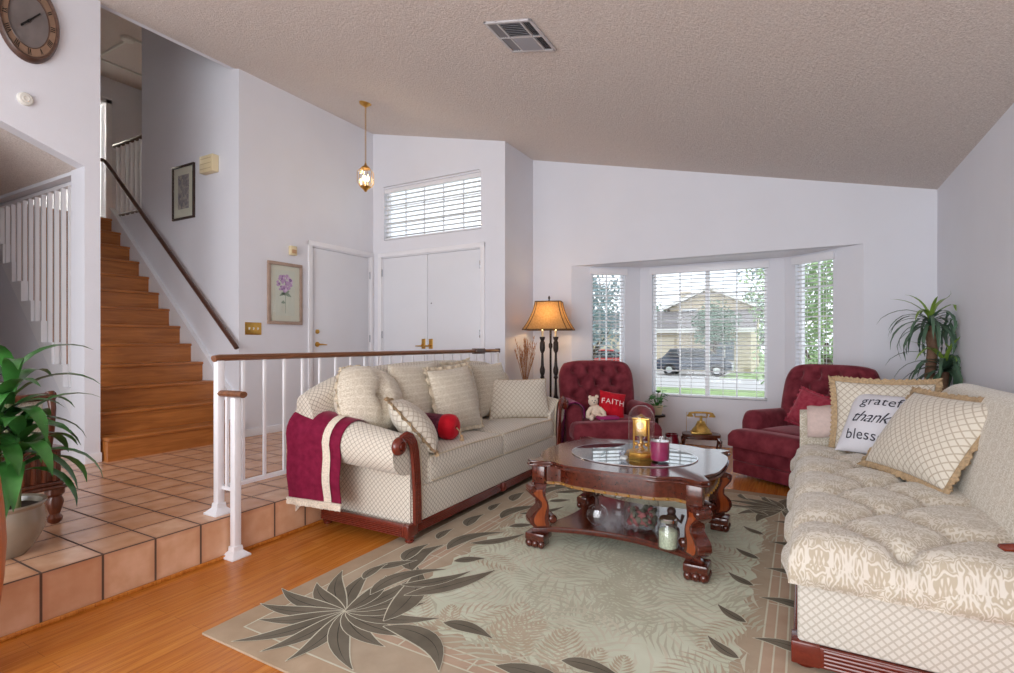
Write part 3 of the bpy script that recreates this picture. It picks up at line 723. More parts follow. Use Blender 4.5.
# wood base rails
p = MB(); p.box(.0 - .03, .0, .10, 2.12, .05, .108, bev=.004); reeded(p, 'y', .10, 2.12, .0, .052, .106, 1)
p.build('front_rail', m_sofaw, so)
for far in (0, 1):
    p = MB(); y = mir(2.31, far) - 2.28
    p.box(-.68, -.02, y - .014, y + .014, .05, .122, bev=.004); reeded(p, 'x', -.68, -.03, y + (.014 if far else -.014), .052, .106, 1); p.build('side_rail', m_sofaw, so)
    p = MB(); yy = mir(2.345, far) - 2.28
    p.box(-.05, .012, yy - .045, yy + .045, .045, .118, bev=.006); p.build('corner_block', m_sofaw, so)
    p = MB(); turned_foot(p, -.016, yy, 0, .05, .030); p.build('leg', m_sofaw, so)
    p = MB(); turned_foot(p, -.70, yy + (-.0 if far else .02), 0, .06, .036); p.build('leg', m_sofaw, so)
p = MB(); p.box(-.002, .016, 1.09, 1.13, .05, .11, bev=.003); [p.tube([(.018, 1.11 + d, .056), (.018, 1.11 + d, .104)], .006, 8) for d in (-.012, .012)]; p.build('center_block', m_sofaw, so)
# upholstered box
p = MB(); p.box(-.72, .0, .08, 2.14, .108, .312, bev=.012, seg=3); p.build('seat_base', m_latt, so)
# arms
def arm_sec(t_, far):
    yc = lerp(2.312, 2.25, t_); zcn = lerp(.512, .60, t_); r = lerp(.112, .145, t_); yi, yo = 2.52, 2.345
    pts = [(yi, .29), (yi, zcn - .06), (yi - .004, zcn)]
    for k in range(15):
        a = math.radians(lerp(42, 262, k / 14)); pts.append((yc + r * math.cos(a), zcn + r * math.sin(a)))
    pts += [(yo, zcn - r * 1.0), (yo, .3), (yo, .108)]
    return [(mir(y, far) - 2.28, z) for y, z in pts]
for far in (0, 1):
    p = MB(); secs = []
    for k in range(13):
        t_ = k / 12; x = lerp(-.012, -.74, t_); secs.append([(x, y, z) for y, z in arm_sec(t_, far)])
    p.loft(secs); f = [p.v(q) for q in secs[0]]; p.face(f); f = [p.v(q) for q in secs[-1]]; p.face(f)
    p.build('arm', m_latt, so, angle=50)
    # carved wooden arm front: volute and fluted post
    p = MB(); cl = [(2.252, .588), (2.262, .612), (2.290, .622), (2.320, .612), (2.347, .575), (2.362, .52), (2.372, .44), (2.381, .33), (2.385, .22), (2.386, .11)]
    for off, rr in ((-.022, .0125), (-.0075, .013), (.0075, .013), (.022, .0125)):
        pts = []
        for i, (y, z) in enumerate(cl):
            a = cl[max(i - 1, 0)]; b = cl[min(i + 1, len(cl) - 1)]; dy, dz = b[0] - a[0], b[1] - a[1]; l = math.hypot(dy, dz)
            pts.append((.008, mir(y - dz / l * off, far) - 2.28, z + dy / l * off))
        p.tube(pts, rr, 8)
    my = mir(2.232, far) - 2.28
    p.lathe([(.0, .034), (.018, .034), (.022, .024), (.028, .032), (.038, .028), (.05, .014), (.053, 0), (.046, -.01)], 20, T(-.0, my, .578) @ RY(PI / 2))
    p.build('arm_front', m_sofaw, so, angle=60)
    p = MB(); p.tube([(-.004, mir(y + .034, far) - 2.28, z) for y, z in [(2.32, .628), (2.352, .61), (2.376, .575), (2.39, .52), (2.40, .44), (2.405, .33), (2.407, .12)]], .006, 8); p.build('welt', m_fringec, so)
# camel back
p = MB(); secs = []
for k in range(31):
    t_ = k / 30; y = lerp(2.16, 2 * YM - 2.16, t_); e = abs(2 * t_ - 1)
    zt = .985 - .13 * max(0, (e - .62) / .38) ** 1.6 + .02 * math.cos(PI * e); th = .13 * (1 - .35 * max(0, (e - .9) / .1) ** 2)
    prof = [(-.56, .30), (-.58, .5), (-.60, zt - .10)]
    for q in range(9):
        a = math.radians(lerp(10, 200, q / 8)); prof.append((-.685 + .085 * math.cos(a) * th / .13, zt - .06 + .06 * math.sin(a)))
    prof += [(-.765, zt - .12), (-.755, .5), (-.75, .12)]
    secs.append([(x, y - 2.28, z) for x, z in prof])
p.loft(secs, cap=True); p.build('backrest', m_latt, so, angle=60)
for a, b in ((2.512, 3.385), (3.395, 4.268)):
    p = MB(); softbox(p, -.60, .006, a - 2.28, b - 2.28, .315, .475, .022, .035); c = p.build('seat_cushion', m_latt, so, angle=60)
    q = MB(); q.tube([(.008, a - 2.27, .325), (.012, (a + b) / 2 - 2.28, .322), (.008, b - 2.29, .325)], .005, 6); q.tube([(-.002, a - 2.27, .467), (.0, (a + b) / 2 - 2.28, .475), (-.002, b - 2.29, .467)], .005, 6); q.build('piping', m_fringec, c)
def PM(c, nrm, lean=0.0, roll=0.0):
    """pillow matrix: face normal nrm (horizontal), leaned back by lean, rolled in its plane"""
    n = Vector(nrm).normalized(); z = Vector((0, 0, 1)); x = z.cross(n).normalized()
    up = (z * math.cos(lean) - n * math.sin(lean)).normalized()
    return basis(c, x, up) @ RZ(roll)
pillow('back_cushion', 'plump tufted damask cushion at the corner above the draped arm of the step-side sofa', 'cushion', PM((-2.43, 2.52, .775), (.8, -.05, 0), .40, -.22), .50, .46, .15, m_damp, tuft=[(0, 0)], group=None, fringe=m_fringec, fr_w=.012, rnd=.36, pinch=.0)
pillow('back_cushion', 'plain damask back cushion between the tufted cushion and the tall fringed one', 'cushion', PM((-2.42, 3.00, .745), (1, .05, 0), .20), .56, .52, .12, m_damp)
pillow('throw_pillow', 'tall fringed damask pillow standing in the middle of the step-side sofa', 'pillow', PM((-2.24, 3.20, .735), (1, -.12, 0), .25, .05), .46, .47, .095, m_damp, fringe=m_fringec, fr_w=.024)
pillow('throw_pillow', 'fringed damask pillow tucked behind the tall fringed pillow', 'pillow', PM((-2.38, 3.50, .755), (1, .1, 0), .2, .05), .44, .48, .08, m_damp, fringe=m_fringec, fr_w=.02)
pillow('back_cushion', 'damask back cushion at the lamp end of the step-side sofa', 'cushion', PM((-2.43, 4.02, .735), (1, 0, 0), .16), .52, .47, .10, m_damp)
pillow('throw_pillow', 'rectangular lattice pillow with corded edge at the lamp end of the step-side sofa', 'pillow', PM((-2.19, 4.11, .655), (.74, -.6, 0), .35, -.02), .58, .36, .085, m_lattp, piping=m_fringe)
pillow('throw_pillow', 'cream lattice pillow edged in tan fur leaning on the draped sofa arm', 'pillow', basis((-2.14, 2.61, .63), Vector((-.58, -.33, .74)).cross(Vector((.6, .5, .62))), (-.58, -.33, .74)), .40, .42, .095, m_lattp, fringe=m_fringe, fr_w=.022)
bo = thing('bolster_pillow', 'red and plum bolster with a gold tassel on the step-side sofa seat', 'pillow', matrix=basis((-2.08, 2.92, .578), (.93, .1, -.02), (-.1, .93, 0)) @ Matrix.Scale(1.22, 4))
p = MB(); p.lathe([(.02, -.30), (.055, -.295), (.066, -.27), (.068, -.1), (.067, -.035)], 20, RY(PI / 2)); p.build('brocade_body', m_bolst, bo)
p = MB(); secs = []
for k in range(6):
    q = k / 5; R = (.068, .072, .07, .056, .034, .008)[k]; zz = (-.04, -.015, .012, .032, .042, .036)[k]
    secs.append([(zz, R * (1 + .06 * math.cos(a * 12) * q) * math.cos(2 * PI * a / 48), R * (1 + .06 * math.cos(2 * PI * a / 4) * q) * math.sin(2 * PI * a / 48)) for a in range(48)])
p.loft(secs, closed=True); p.build('gathered_end', m_red, bo, angle=70)
p = MB(); p.tube([(.038, 0, 0), (.052, .01, -.02), (.06, .018, -.05)], .004, 6); p.ball((.062, .02, -.052), .011); p.lathe([(.006, 0), (.012, -.012), (.016, -.034), (.012, -.036)], 14, T(.064, .022, -.052) @ RX(-.2)); p.build('tassel', m_fringe, bo)

# burgundy throw over the near arm
th = thing('throw_blanket', 'burgundy throw with a cream fringe draped over the sofa arm nearest the step rail', 'blanket', (-2.5, 2.2, .4))
def drape(x):
    t_ = (-.012 - (x + 1.94)) / .728; pr = [(y + 2.28, z) for y, z in arm_sec(t_, 0)]
    yc, zcn, r = lerp(2.312, 2.25, t_), lerp(.512, .60, t_), lerp(.112, .145, t_) + .012
    pts = [(2.52, zcn - .055), (2.47, zcn + .03), (2.42, zcn + .075)]
    for k in range(9):
        a = math.radians(lerp(52, 178, k / 8)); pts.append((yc + r * math.cos(a), zcn + r * math.sin(a)))
    y0 = yc - r
    for k in range(1, 9): pts.append((y0 + .006 * math.sin(k) + .01 * k / 8, lerp(zcn, .215, k / 8)))
    return pts
def sheet(mb, xs, off0, off1, rows=None, wob=0.0):
    for o_ in (off0, off1):
        secs = []
        for x in xs:
            pr = drape(x); out = []
            for i, (y, z) in enumerate(pr):
                if rows and not (rows[0] <= i <= rows[1]): continue
                a = pr[max(i - 1, 0)]; b = pr[min(i + 1, len(pr) - 1)]; dy, dz = b[0] - a[0], b[1] - a[1]; l = math.hypot(dy, dz)
                q = .004 * math.sin(x * 40 + i * .3) * (i / len(pr))
                out.append((x + 2.5, y + dz / l * (o_ + q) - 2.2, z - dy / l * (o_ + q) - .4))
            secs.append(out)
        mb.loft(secs)
def yb(xs): return xs
p = MB(); xs = [lerp(-2.69, -2.30, k / 16) for k in range(17)]; sheet(p, xs, -.006, -.001)
for x in (xs[0], xs[-1]): pass
p.build('cloth', m_throw, th, angle=60)
p = MB(); sheet(p, [lerp(-2.415, -2.365, k / 4) for k in range(5)], -.012, .007); p.build('crochet_band', m_crochet, th, angle=60)
p = MB()
for k in range(74):
    x = lerp(-2.69, -2.30, k / 73); y, z = drape(x)[-1]; p.tube([(x + 2.5, y - .006 - 2.2, z - .395), (x + 2.5 + .003 * math.sin(k * 3), y - .010 - 2.2, z - .425 - .006 * random.random())], .0038, 5)
p.tube([(x + 2.5, drape(x)[-1][0] - .004 - 2.2, drape(x)[-1][1] - .4 + .006) for x in [lerp(-2.692, -2.298, k / 16) for k in range(17)]], .012, 8, flat=.6)
p.build('fringe', m_crochet, th)

# ------------------------------------------------------------------ the damask daybed sofa on the right
S2 = (-.035, 2.10, 0); s2 = thing('tufted_sofa', 'long cream damask sofa with a tufted seat against the wall with the dracaena', 'sofa', S2)
p = MB(); p.box(.02, .92, .02, 2.15, .098, .31, bev=.012, seg=3); p.build('seat_base', m_lattb, s2)
p = MB(); p.box(.06, .92, .012, .04, .025, .096, bev=.003); reeded(p, 'x', .10, .92, .012, .028, .094, 1); p.build('side_rail', m_sofaw, s2)
p = MB(); p.box(.012, .04, .06, 2.15, .025, .096, bev=.003); 
hz = .062 / 5
for k in range(5): p.tube([(.012, .1, .03 + hz * (k + .5)), (.012, 2.1, .03 + hz * (k + .5))], hz * .47, 8)
p.build('front_rail', m_sofaw, s2)
for y in (.055, 2.1):
    p = MB(); p.box(.0, .09, y - .045, y + .045, .022, .100, bev=.005); p.build('corner_block', m_sofaw, s2)
    p = MB(); turned_foot(p, .045, y, 0, .03, .036); p.build('leg', m_sofaw, s2)
    p = MB(); turned_foot(p, .88, y, 0, .05, .036); p.build('leg', m_sofaw, s2)
but = []
for k in range(-1, 12):
    y = .08 + .22 * k
    but += [(.33, y)] if k % 2 == 0 else [(.14, y), (.52, y)]
def tuft(x, y):
    d = 0
    for bx, by in but:
        r2 = (x - bx) ** 2 + (y - by) ** 2
        if r2 < .04: d += .05 * math.exp(-r2 / .0014)
    def seg(ax, ay, bx, by, amp, w):
        vx, vy = bx - ax, by - ay; t_ = max(0, min(1, ((x - ax) * vx + (y - ay) * vy) / (vx * vx + vy * vy)))
        dd = math.hypot(x - ax - t_ * vx, y - ay - t_ * vy); return amp * math.exp(-(dd / w) ** 1.3) if dd < .15 else 0
    m = 0
    for k in range(-1, 12):
        y0 = .08 + .22 * k
        if abs(y - y0) > .45: continue
        if k % 2 == 0:
            for bx in (.14, .52):
                for dy in (-.22, .22): m = max(m, seg(.33, y0, bx, y0 + dy, .040, .040))
        else:
            m = max(m, seg(.14, y0, -.05, y0, .058, .045), seg(.52, y0, .8, y0, .034, .04))
    m = max(m, seg(.33, .08, .33, -.05, .034, .03)) if y < .3 else m
    return -(d * .8 + m)
p = MB(); softbox(p, -.008, .86, -.004, 2.02, .305, .472, .018, .085, 64, 110, fn=tuft)
p.build('tufted_seat', m_dam, s2, angle=80)
p = MB()
for bx, by in but:
    if 0 < by < 2.0: p.ball((bx, by, .472 + tuft(bx, by) + .016), (.011, .011, .006))
p.build('buttons', m_dam, s2)
# back: tall rolled back that slopes towards the far end
p = MB(); secs = []
for k in range(29):
    t_ = k / 28; y = lerp(.02, 2.13, t_); zt = .925 - .17 * max(0, (t_ - .78) / .22) ** 2 - .05 * max(0, (.12 - t_) / .12) ** 2
    x0 = .615 + .05 * (1 - t_) ** 2
    prof = [(x0, .36), (x0 + .02, .5), (x0 + .085, zt - .2), (x0 + .125, zt - .08)]
    for q in range(8):
        a = math.radians(lerp(165, 10, q / 7)); prof.append((x0 + .21 + .085 * math.cos(a), zt - .07 + .07 * math.sin(a)))
    prof += [(x0 + .31, zt - .1), (min(x0 + .35, .985), .5), (.98, .12)]
    secs.append([(x, y, z) for x, z in prof])
p.loft(secs, cap=True); p.build('backrest', m_damw, s2, angle=60)
# far arm
p = MB(); secs = []
for k in range(9):
    t_ = k / 8; x = lerp(.02, .66, t_); zz = lerp(.60, .66, t_); r = .085; pr_ = [(2.0, .30), (2.0, zz - .03)]
    for q in range(11):
        a = math.radians(lerp(170, -70, q / 10)); pr_.append((2.075 + r * math.cos(a), zz + r * math.sin(a)))
    pr_ += [(2.09, .4), (2.09, .12)]
    secs.append([(x, y, z) for y, z in pr_])
p.loft(secs, cap=True); p.build('arm', m_dam, s2, angle=60)
# wooden scroll at the near end of the back
p = MB(); p.tube([(.548, -.005, .542), (.56, -.004, .538), (.61, 0, .545), (.68, 0, .575), (.78, 0, .60), (.92, 0, .62)], [.008, .016, .019, .021, .024, .024], 10, flat=.75)
p.box(.64, .80, .0, .03, .30, .55, bev=.01); p.build('arm_scroll', m_sofaw, s2)
tw = thing('hand_towel', 'folded blush towel over the far arm of the tufted sofa', 'towel', (.13, 4.17, .7))
p = MB(); secs = []
for x in [lerp(-.10, .10, k / 8) for k in range(9)]:
    zz = lerp(.60, .66, (x + .13 + .015) / .64) - .7; pr_ = [(-.095, zz - .09), (-.097, zz - .04)]
    for q in range(9):
        a = math.radians(lerp(170, 10, q / 8)); pr_.append((.005 + .096 * math.cos(a), zz + .096 * math.sin(a)))
    pr_ += [(.1, zz - .1)]
    secs.append([(x, y, z + .003 * math.sin(x * 60)) for y, z in pr_])
p.loft(secs); o = p.build('towel_cloth', m_towel, tw, angle=60)
md = o.modifiers.new('thick', 'SOLIDIFY'); md.thickness = .012; md.offset = 1
def RP(bl, br, tc, h):
    """pillow matrix from its bottom corners and top centre"""
    bl, br, tc = Vector(bl), Vector(br), Vector(tc); c = (bl + br) / 2; up = (tc - c).normalized()
    return basis(c + up * h / 2, br - bl, up)
pillow('throw_pillow', 'large lattice pillow bordered in tan fur in front on the tufted sofa', 'pillow', RP((.315, 3.50, .495), (.56, 2.95, .495), (.64, 3.37, .86), .46), .60, .46, .10, m_lattp, fringe=m_fringe, fr_w=.032, wav=.25)
pillow('throw_pillow', 'white pillow printed grateful thankful blessed on the tufted sofa', 'pillow', RP((.175, 3.90, .475), (.54, 3.66, .475), (.50, 3.96, .83), .42), .45, .42, .095, m_pwhite, letters=[('grateful', .092, .02, .115, 0, 1.05), ('thankful', .105, .0, .0, .45, .9), ('blessed', .088, -.02, -.115, 0, 1.05)], text_mat=m_ink)
pillow('throw_pillow', 'lattice pillow with a tan fur border behind the white printed pillow', 'pillow', RP((.18, 4.02, .475), (.66, 3.98, .475), (.47, 4.08, .9), .42), .52, .44, .075, m_lattp, fringe=m_fringe, fr_w=.035, wav=.25)
# ------------------------------------------------------------------ recliners
def recliner(label, loc, rot):
    r = thing('recliner', label, 'armchair', loc, rot, 'burgundy velvet recliners')
    p = MB(); p.box(-.40, .40, -.37, .38, .03, .27, bev=.02); p.box(-.412, .412, -.385, -.36, .03, .135, bev=.006); p.box(-.412, .412, -.39, -.36, .14, .265, bev=.008); p.build('skirt_base', m_burg, r)
    p = MB(); softbox(p, -.41, .41, -.45, -.24, .268, .405, .015, .05, 16, 8); softbox(p, -.285, .285, -.30, .30, .25, .41, .025, .05, 14, 12); p.build('seat_cushion', m_burg, r, angle=60)
    for s_ in (-1, 1):
        p = MB(); secs = []
        for k in range(13):
            t_ = k / 12; y = lerp(-.265, .37, t_); e = min(1, min(t_, 1 - t_) / .12); sh = .045 * (1 - math.sqrt(max(0, 1 - (1 - e) ** 2)))
            zt = .565 - .01 * t_ - sh; w = .075 - sh * .6; pr = [(.355 - w, .24)]
            for q in range(11):
                a = PI * (1 - q / 10); pr.append((.355 + (w + .008) * math.cos(a), zt - .07 + .07 * math.sin(a)))
            pr.append((.355 + w, .14))
            secs.append([(s_ * x, y, z) for x, z in pr])
        p.loft(secs, cap=True); p.build('arm', m_burg, r, angle=60)
    p = MB(); n = 40; M = T(0, .30, .655) @ RX(-math.radians(15)) 
    bt = [(a, b) for b, row in ((.62, (-.62, -.21, .21, .62)), (.2, (-.42, 0, .42)), (-.22, (-.62, -.21, .21, .62))) for a in row]
    def B(s_, t_, side):
        wd = .40 * (1 - .16 * max(0, t_) ** 4 - .10 * max(0, -t_) ** 2); x = wd * s_; z = .315 * t_ * (1 - .10 * abs(s_) ** 4 * (1 if t_ > 0 else 0))
        th = (.12 if side > 0 else .07) * (max(0, 1 - abs(s_) ** 5) * max(0, 1 - abs(t_) ** 5)) ** .45
        if side > 0:
            for a, b in bt:
                d2 = ((s_ - a) * .40) ** 2 + ((t_ - b) * .315) ** 2; th -= .056 * math.exp(-d2 / .0020)
            for a, b in bt:
                for a2, b2 in bt:
                    if b2 < b and abs(b - b2) < .5 and abs(a - a2) < .3:
                        vx, vy = a2 - a, b2 - b; q = max(0, min(1, ((s_ - a) * vx + (t_ - b) * vy) / (vx * vx + vy * vy))); dd = math.hypot(s_ - a - q * vx, t_ - b - q * vy); th -= .026 * math.exp(-(dd / .06) ** 1.4)
            if t_ > .62:
                for a in (-.62, -.21, .21, .62): th -= .02 * math.exp(-(abs(s_ - a) / .06) ** 1.4) * (1 - (t_ - .62) / .38)
        return M @ Vector((x, -th if side > 0 else th, z))
    ts = [math.sin(PI / 2 * (2 * i / n - 1)) * .4 + (2 * i / n - 1) * .6 for i in range(n + 1)]
    for side in (1, -1):
        V = [[p.v(B(a, b, side)) for a in ts] for b in ts]
        for j in range(n):
            for i in range(n): p.face((V[j][i], V[j][i + 1], V[j + 1][i + 1], V[j + 1][i]))
    bk = p.build('backrest', m_burg, r, angle=80)
    return r
recliner('burgundy tufted recliner with a red pillow and plum throw beside the floor lamp', (-1.72, 5.05, 0), math.radians(35))
recliner('burgundy tufted recliner with a rose pillow beyond the end of the tufted sofa', (.03, 5.02, 0), math.radians(-33))
pillow('throw_pillow', 'small rose velvet pillow on the recliner beyond the tufted sofa', 'pillow', PM((.06, 5.04, .585), (-.62, -.78, 0), .35, -.25), .34, .30, .07, m_pinkp, fringe=m_pinkp, fr_w=.016)
fp = pillow('throw_pillow', 'small red pillow lettered FAITH on the recliner by the lamp', 'pillow', PM((-1.62, 4.97, .545), (.55, -.83, 0), .42, -.2), .26, .26, .055, m_red, letters=[('FAITH', .075, 0, .01, 0, 1.15)], text_mat=m_letter)
tb = thing('plush_bear', 'small cream plush bear slumped beside the red FAITH pillow', 'plush toy', (-1.74, 4.83, .43), .5)
p = MB(); p.ball((0, 0, .06), (.06, .05, .07), seg=16, rings=10); p.build('body', m_plush, tb)
p = MB(); p.ball((-.02, -.01, .155), .048, seg=16, rings=10); p.ball((-.05, -.005, .195), .018); p.ball((.015, -.005, .2), .018); p.ball((-.02, -.055, .145), (.022, .018, .016)); p.build('head', m_plush, tb)
for s_ in (-1, 1):
    p = MB(); p.tube([(.04 * s_, -.02, .09), (.075 * s_, -.05, .05), (.08 * s_, -.075, .02)], [.022, .022, .018], 10); p.ball((.08 * s_, -.08, .018), .02); p.build('arm', m_plush, tb)
    p = MB(); p.tube([(.03 * s_, -.03, .02), (.05 * s_, -.10, .01)], [.026, .024], 10); p.ball((.05 * s_, -.105, .01), .027); p.build('leg', m_plush, tb)
p = MB(); p.ball((-.035, -.056, .166), .005); p.ball((-.008, -.056, .168), .005); p.ball((-.02, -.074, .15), .006); p.build('eyes_and_nose', m_black, tb)
bk = thing('folded_cloth', 'magenta folded cloth lying on the seat of the recliner by the lamp', 'cloth', (-1.60, 4.78, .432), .6)
p = MB(); p.box(-.10, .10, -.06, .06, 0, .014, bev=.006); p.box(-.095, .10, -.06, .055, .012, .026, bev=.006); p.build('folds', m_magenta, bk)
# plum throw over the recliner's arm
pt = thing('throw_blanket', 'plum knitted throw hanging over the arm of the recliner by the lamp', 'blanket', (-1.72, 5.05, 0), math.radians(35))
p = MB(); secs = []
for k in range(25):
    y = lerp(-.235, .22, k / 24); w = .006 * math.sin(k * 1.7); pr = [(-.262, .43), (-.264, .49)]
    for q in range(11):
        a = PI * q / 10; pr.append((-.355 + .097 * math.cos(a), .497 + .085 * math.sin(a)))
    for q in range(1, 8): pr.append((-.452 - .004 * q - w * q / 5, lerp(.497, .10, q / 7)))
    secs.append([(x, y, z) for x, z in pr])
p.loft(secs); o = p.build('cloth', m_purple, pt, angle=60); md = o.modifiers.new('thick', 'SOLIDIFY'); md.thickness = .008; md.offset = 0
p = MB()
for k in range(30): y = lerp(-.235, .22, k / 29); p.tube([(-.482, y, .105), (-.484, y + .003 * math.sin(k * 2), .055)], .003, 5)
p.build('fringe', m_purple, pt)

# ------------------------------------------------------------------ coffee table
ct = thing('coffee_table', 'carved mahogany coffee table with a glass inset and lower shelf on the leaf rug', 'table', (-.868, 3.05, .011))
def outline(a, b, k=1.0, inset=0.0, n=26, chamf=.035):
    a -= inset; b -= inset
    def f(u): return k * (-.050 * math.exp(-((abs(u) - .77) / .13) ** 2) + .022 * math.cos(u * PI / 2) ** 2)
    P = []
    for (x0, y0), (x1, y1), nx, ny in (((-a, -b), (a, -b), 0, -1), ((a, -b), (a, b), 1, 0), ((a, b), (-a, b), 0, 1), ((-a, b), (-a, -b), -1, 0)):
        L = math.hypot(x1 - x0, y1 - y0); dx, dy = (x1 - x0) / L, (y1 - y0) / L
        for i in range(n + 1):
            u = 2 * i / n - 1; s_ = chamf + (L - 2 * chamf) * i / n; o_ = f(u)
            P.append((x0 + dx * s_ + nx * o_, y0 + dy * s_ + ny * o_))
    return P
p = MB()
p.prism(outline(.49, .44, 1), .452, .464, bev=.004); p.prism(outline(.49, .44, 1, .012), .464, .470); p.prism(outline(.49, .44, 1, .004), .470, .482, bev=.004)
p.build('tabletop', m_maho, ct)
p = MB(); pl = outline(.49, .44, .8, .055); p.prism(pl, .362, .453); p.build('apron', m_maho, ct)
p = MB(); p.prism(outline(.49, .44, .8, .050), .348, .364, bev=.003); p.build('apron_band', wood('gilt_wood_band', S(120, 82, 44), S(158, 116, 66), .35), ct)
for i, (x, y) in enumerate(outline(.49, .44, .8, .050, n=13)):
    if i % 14 in (0, 13): continue
    p = MB(); p.ball((x * 1.004, y * 1.004, .356), .0075, seg=8, rings=6); p.build('nailhead', m_brass, ct)
E_ = [(.355 * math.cos(2 * PI * i / 48), .305 * math.sin(2 * PI * i / 48)) for i in range(48)]
p = MB(); p.prism(E_, .4825, .4875, bev=.0015); p.build('glass_inset', m_tglass, ct)
p = MB(); p.prism([(x * .97, y * .97) for x, y in E_], .4818, .4823); p.build('glass_bed', plain('black_bed', S(40, 42, 44), .5), ct)
p = MB(); p.tube([(x * 1.012, y * 1.012, .484) for x, y in E_], .0045, 6, closed=True); p.build('glass_rim', m_chrome, ct)
# lower shelf with hollowed sides
def shelf(a, b, c):
    P = []
    for (x0, y0), (x1, y1), nx, ny in (((-a, -b), (a, -b), 0, 1), ((a, -b), (a, b), -1, 0), ((a, b), (-a, b), 0, -1), ((-a, b), (-a, -b), 1, 0)):
        for i in range(16):
            u = i / 16; o_ = c * math.sin(PI * u) ** .9; P.append((lerp(x0, x1, u) + nx * o_, lerp(y0, y1, u) + ny * o_))
    return P
p = MB(); p.prism(shelf(.455, .415, .115), .082, .100, bev=.005); p.prism(shelf(.445, .405, .115), .100, .110, bev=.003); p.build('lower_shelf', m_maho, ct)
prof = [(.355, .006, .034), (.335, .022, .050), (.31, .028, .054), (.288, .020, .044), (.265, .004, .030), (.245, -.006, .026), (.222, -.004, .034), (.195, .010, .052), (.165, .020, .064), (.138, .018, .064), (.12, .008, .054), (.108, 0, .044)]
def smooth(pr, n=4):
    out = []
    for i in range(len(pr) - 1):
        a, b, c, d = pr[max(i - 1, 0)], pr[i], pr[i + 1], pr[min(i + 2, len(pr) - 1)]
        for k in range(n):
            t_ = k / n; out.append(tuple(.5 * (2 * q1 + (q2 - q0) * t_ + (2 * q0 - 5 * q1 + 4 * q2 - q3) * t_ ** 2 + (3 * q1 - q0 - 3 * q2 + q3) * t_ ** 3) for q0, q1, q2, q3 in zip(a, b, c, d)))
    return out + [pr[-1]]
prof = [(z, c * 1.15, w * .86) for z, c, w in smooth(prof)]
for sx in (-1, 1):
    for sy in (-1, 1):
        ang = math.atan2(sy, sx); M = T(sx * .415, sy * .375, 0) @ RZ(ang) @ Matrix(((1, 0, 0, 0), (0, 0, 1, 0), (0, 1, 0, 0), (0, 0, 0, 1)))
        l = MB(); l.prism([(c + w, z) for z, c, w in prof] + [(c - w, z) for z, c, w in prof[::-1]], -.038, .038, mat=M, bev=.006)
        l.box(-.038, .038, -.038, .038, .355, .452, mat=T(sx * .415, sy * .375, 0), bev=.004)
        leg = l.build('leg', m_maho, ct)
        q = MB(); q.prism([(c + w * .55, z) for z, c, w in prof[6:-4]] + [(c - w * .55, z) for z, c, w in prof[6:-4][::-1]], -.0405, .0405, mat=M, bev=.002); q.build('inlay_panel', m_mahol, leg)
        for r_, z_, k_ in ((-.060, .150, 1.0), (.058, .325, .85)):
            q = MB(); q.lathe([(0, -.044), (.016 * k_, -.044), (.024 * k_, -.036), (.024 * k_, .036), (.016 * k_, .044), (0, .044)], 14, M @ T(r_, z_, 0)); q.build('scroll', m_maho, leg)
        f = MB(); f.box(-.058, .058, -.058, .058, .042, .084, bev=.008, mat=T(sx * .425, sy * .385, 0) @ RZ(0))
        for a in range(-1, 2):
            for k in (0, 1):
                dx, dy = (a * .037, sy * .042) if k else (sx * .042, a * .037)
                f.ball((sx * .425 + dx, sy * .385 + dy, .024), (.021, .021, .024))
        f.box(-.045, .045, -.045, .045, .002, .045, bev=.006, mat=T(sx * .425, sy * .385, 0)); f.build('paw_foot', m_maho, leg)
TZ = .011 + .4885
dc = thing('dome_clock', 'brass anniversary clock under a tall glass dome on the coffee table', 'clock', (-.80, 2.985, TZ))
p = MB(); p.lathe([(.092, 0), (.094, .012), (.086, .018), (.082, .032), (.074, .036), (.03, .04)], 8, RZ(.2)); p.build('base', m_brass, dc)
p = MB(); p.lathe([(.028, .036), (.018, .05), (.010, .06), (.010, .11), (.016, .12)], 14); p.box(-.034, .034, -.018, .018, .118, .225, bev=.006); p.tube([(-.042, 0, .04), (-.042, 0, .215)], .006, 8); p.tube([(.042, 0, .04), (.042, 0, .215)], .006, 8); p.box(-.05, .05, -.02, .02, .21, .222, bev=.004); p.lathe([(.02, .222), (.024, .23), (.008, .24), (0, .246)], 14)
for a in range(4): p.ball((.03 * math.cos(a * PI / 2), .03 * math.sin(a * PI / 2), .072), .012)
p.build('movement', m_brass, dc)
p = MB(); p.lathe([(0, -.003), (.022, -.003), (.022, .003), (0, .003)], 20, T(.0, -.021, .182) @ RX(PI / 2)); p.build('dial', plain('dome_clock_dial', S(226, 208, 160), .6), dc)
p = MB(); p.lathe([(.073, .036), (.0725, .1), (.072, .22), (.067, .25), (.052, .275), (.028, .29), (.001, .295)], 28, cap=False); p.build('glass_dome', m_glass, dc)
cj = thing('candle', 'plum candle in a glass tumbler on the coffee table glass', 'candle', (-.683, 2.93, TZ))
p = MB(); p.lathe([(.0, .006), (.047, .008), (.049, .02), (.05, .108), (.0, .108)], 24); p.build('wax', m_candle, cj)
p = MB(); p.lathe([(.0, 0), (.05, .0), (.0535, .012), (.0545, .128), (.0525, .128), (.0515, .112)], 24); p.build('glass_cup', m_glass, cj)
p = MB(); p.tube([(0, 0, .108), (.002, 0, .12)], .0015, 6); p.build('wick', m_black, cj)
vt = thing('votive_glass', 'small cut crystal votive cup in front of the dome clock', 'glass', (-.845, 2.80, TZ))
p = MB(); p.lathe([(0, 0), (.026, 0), (.03, .01), (.027, .03), (.032, .062), (.028, .062), (.024, .03), (.0, .018)], 8); p.build('cup', m_crys, vt, smooth=False)
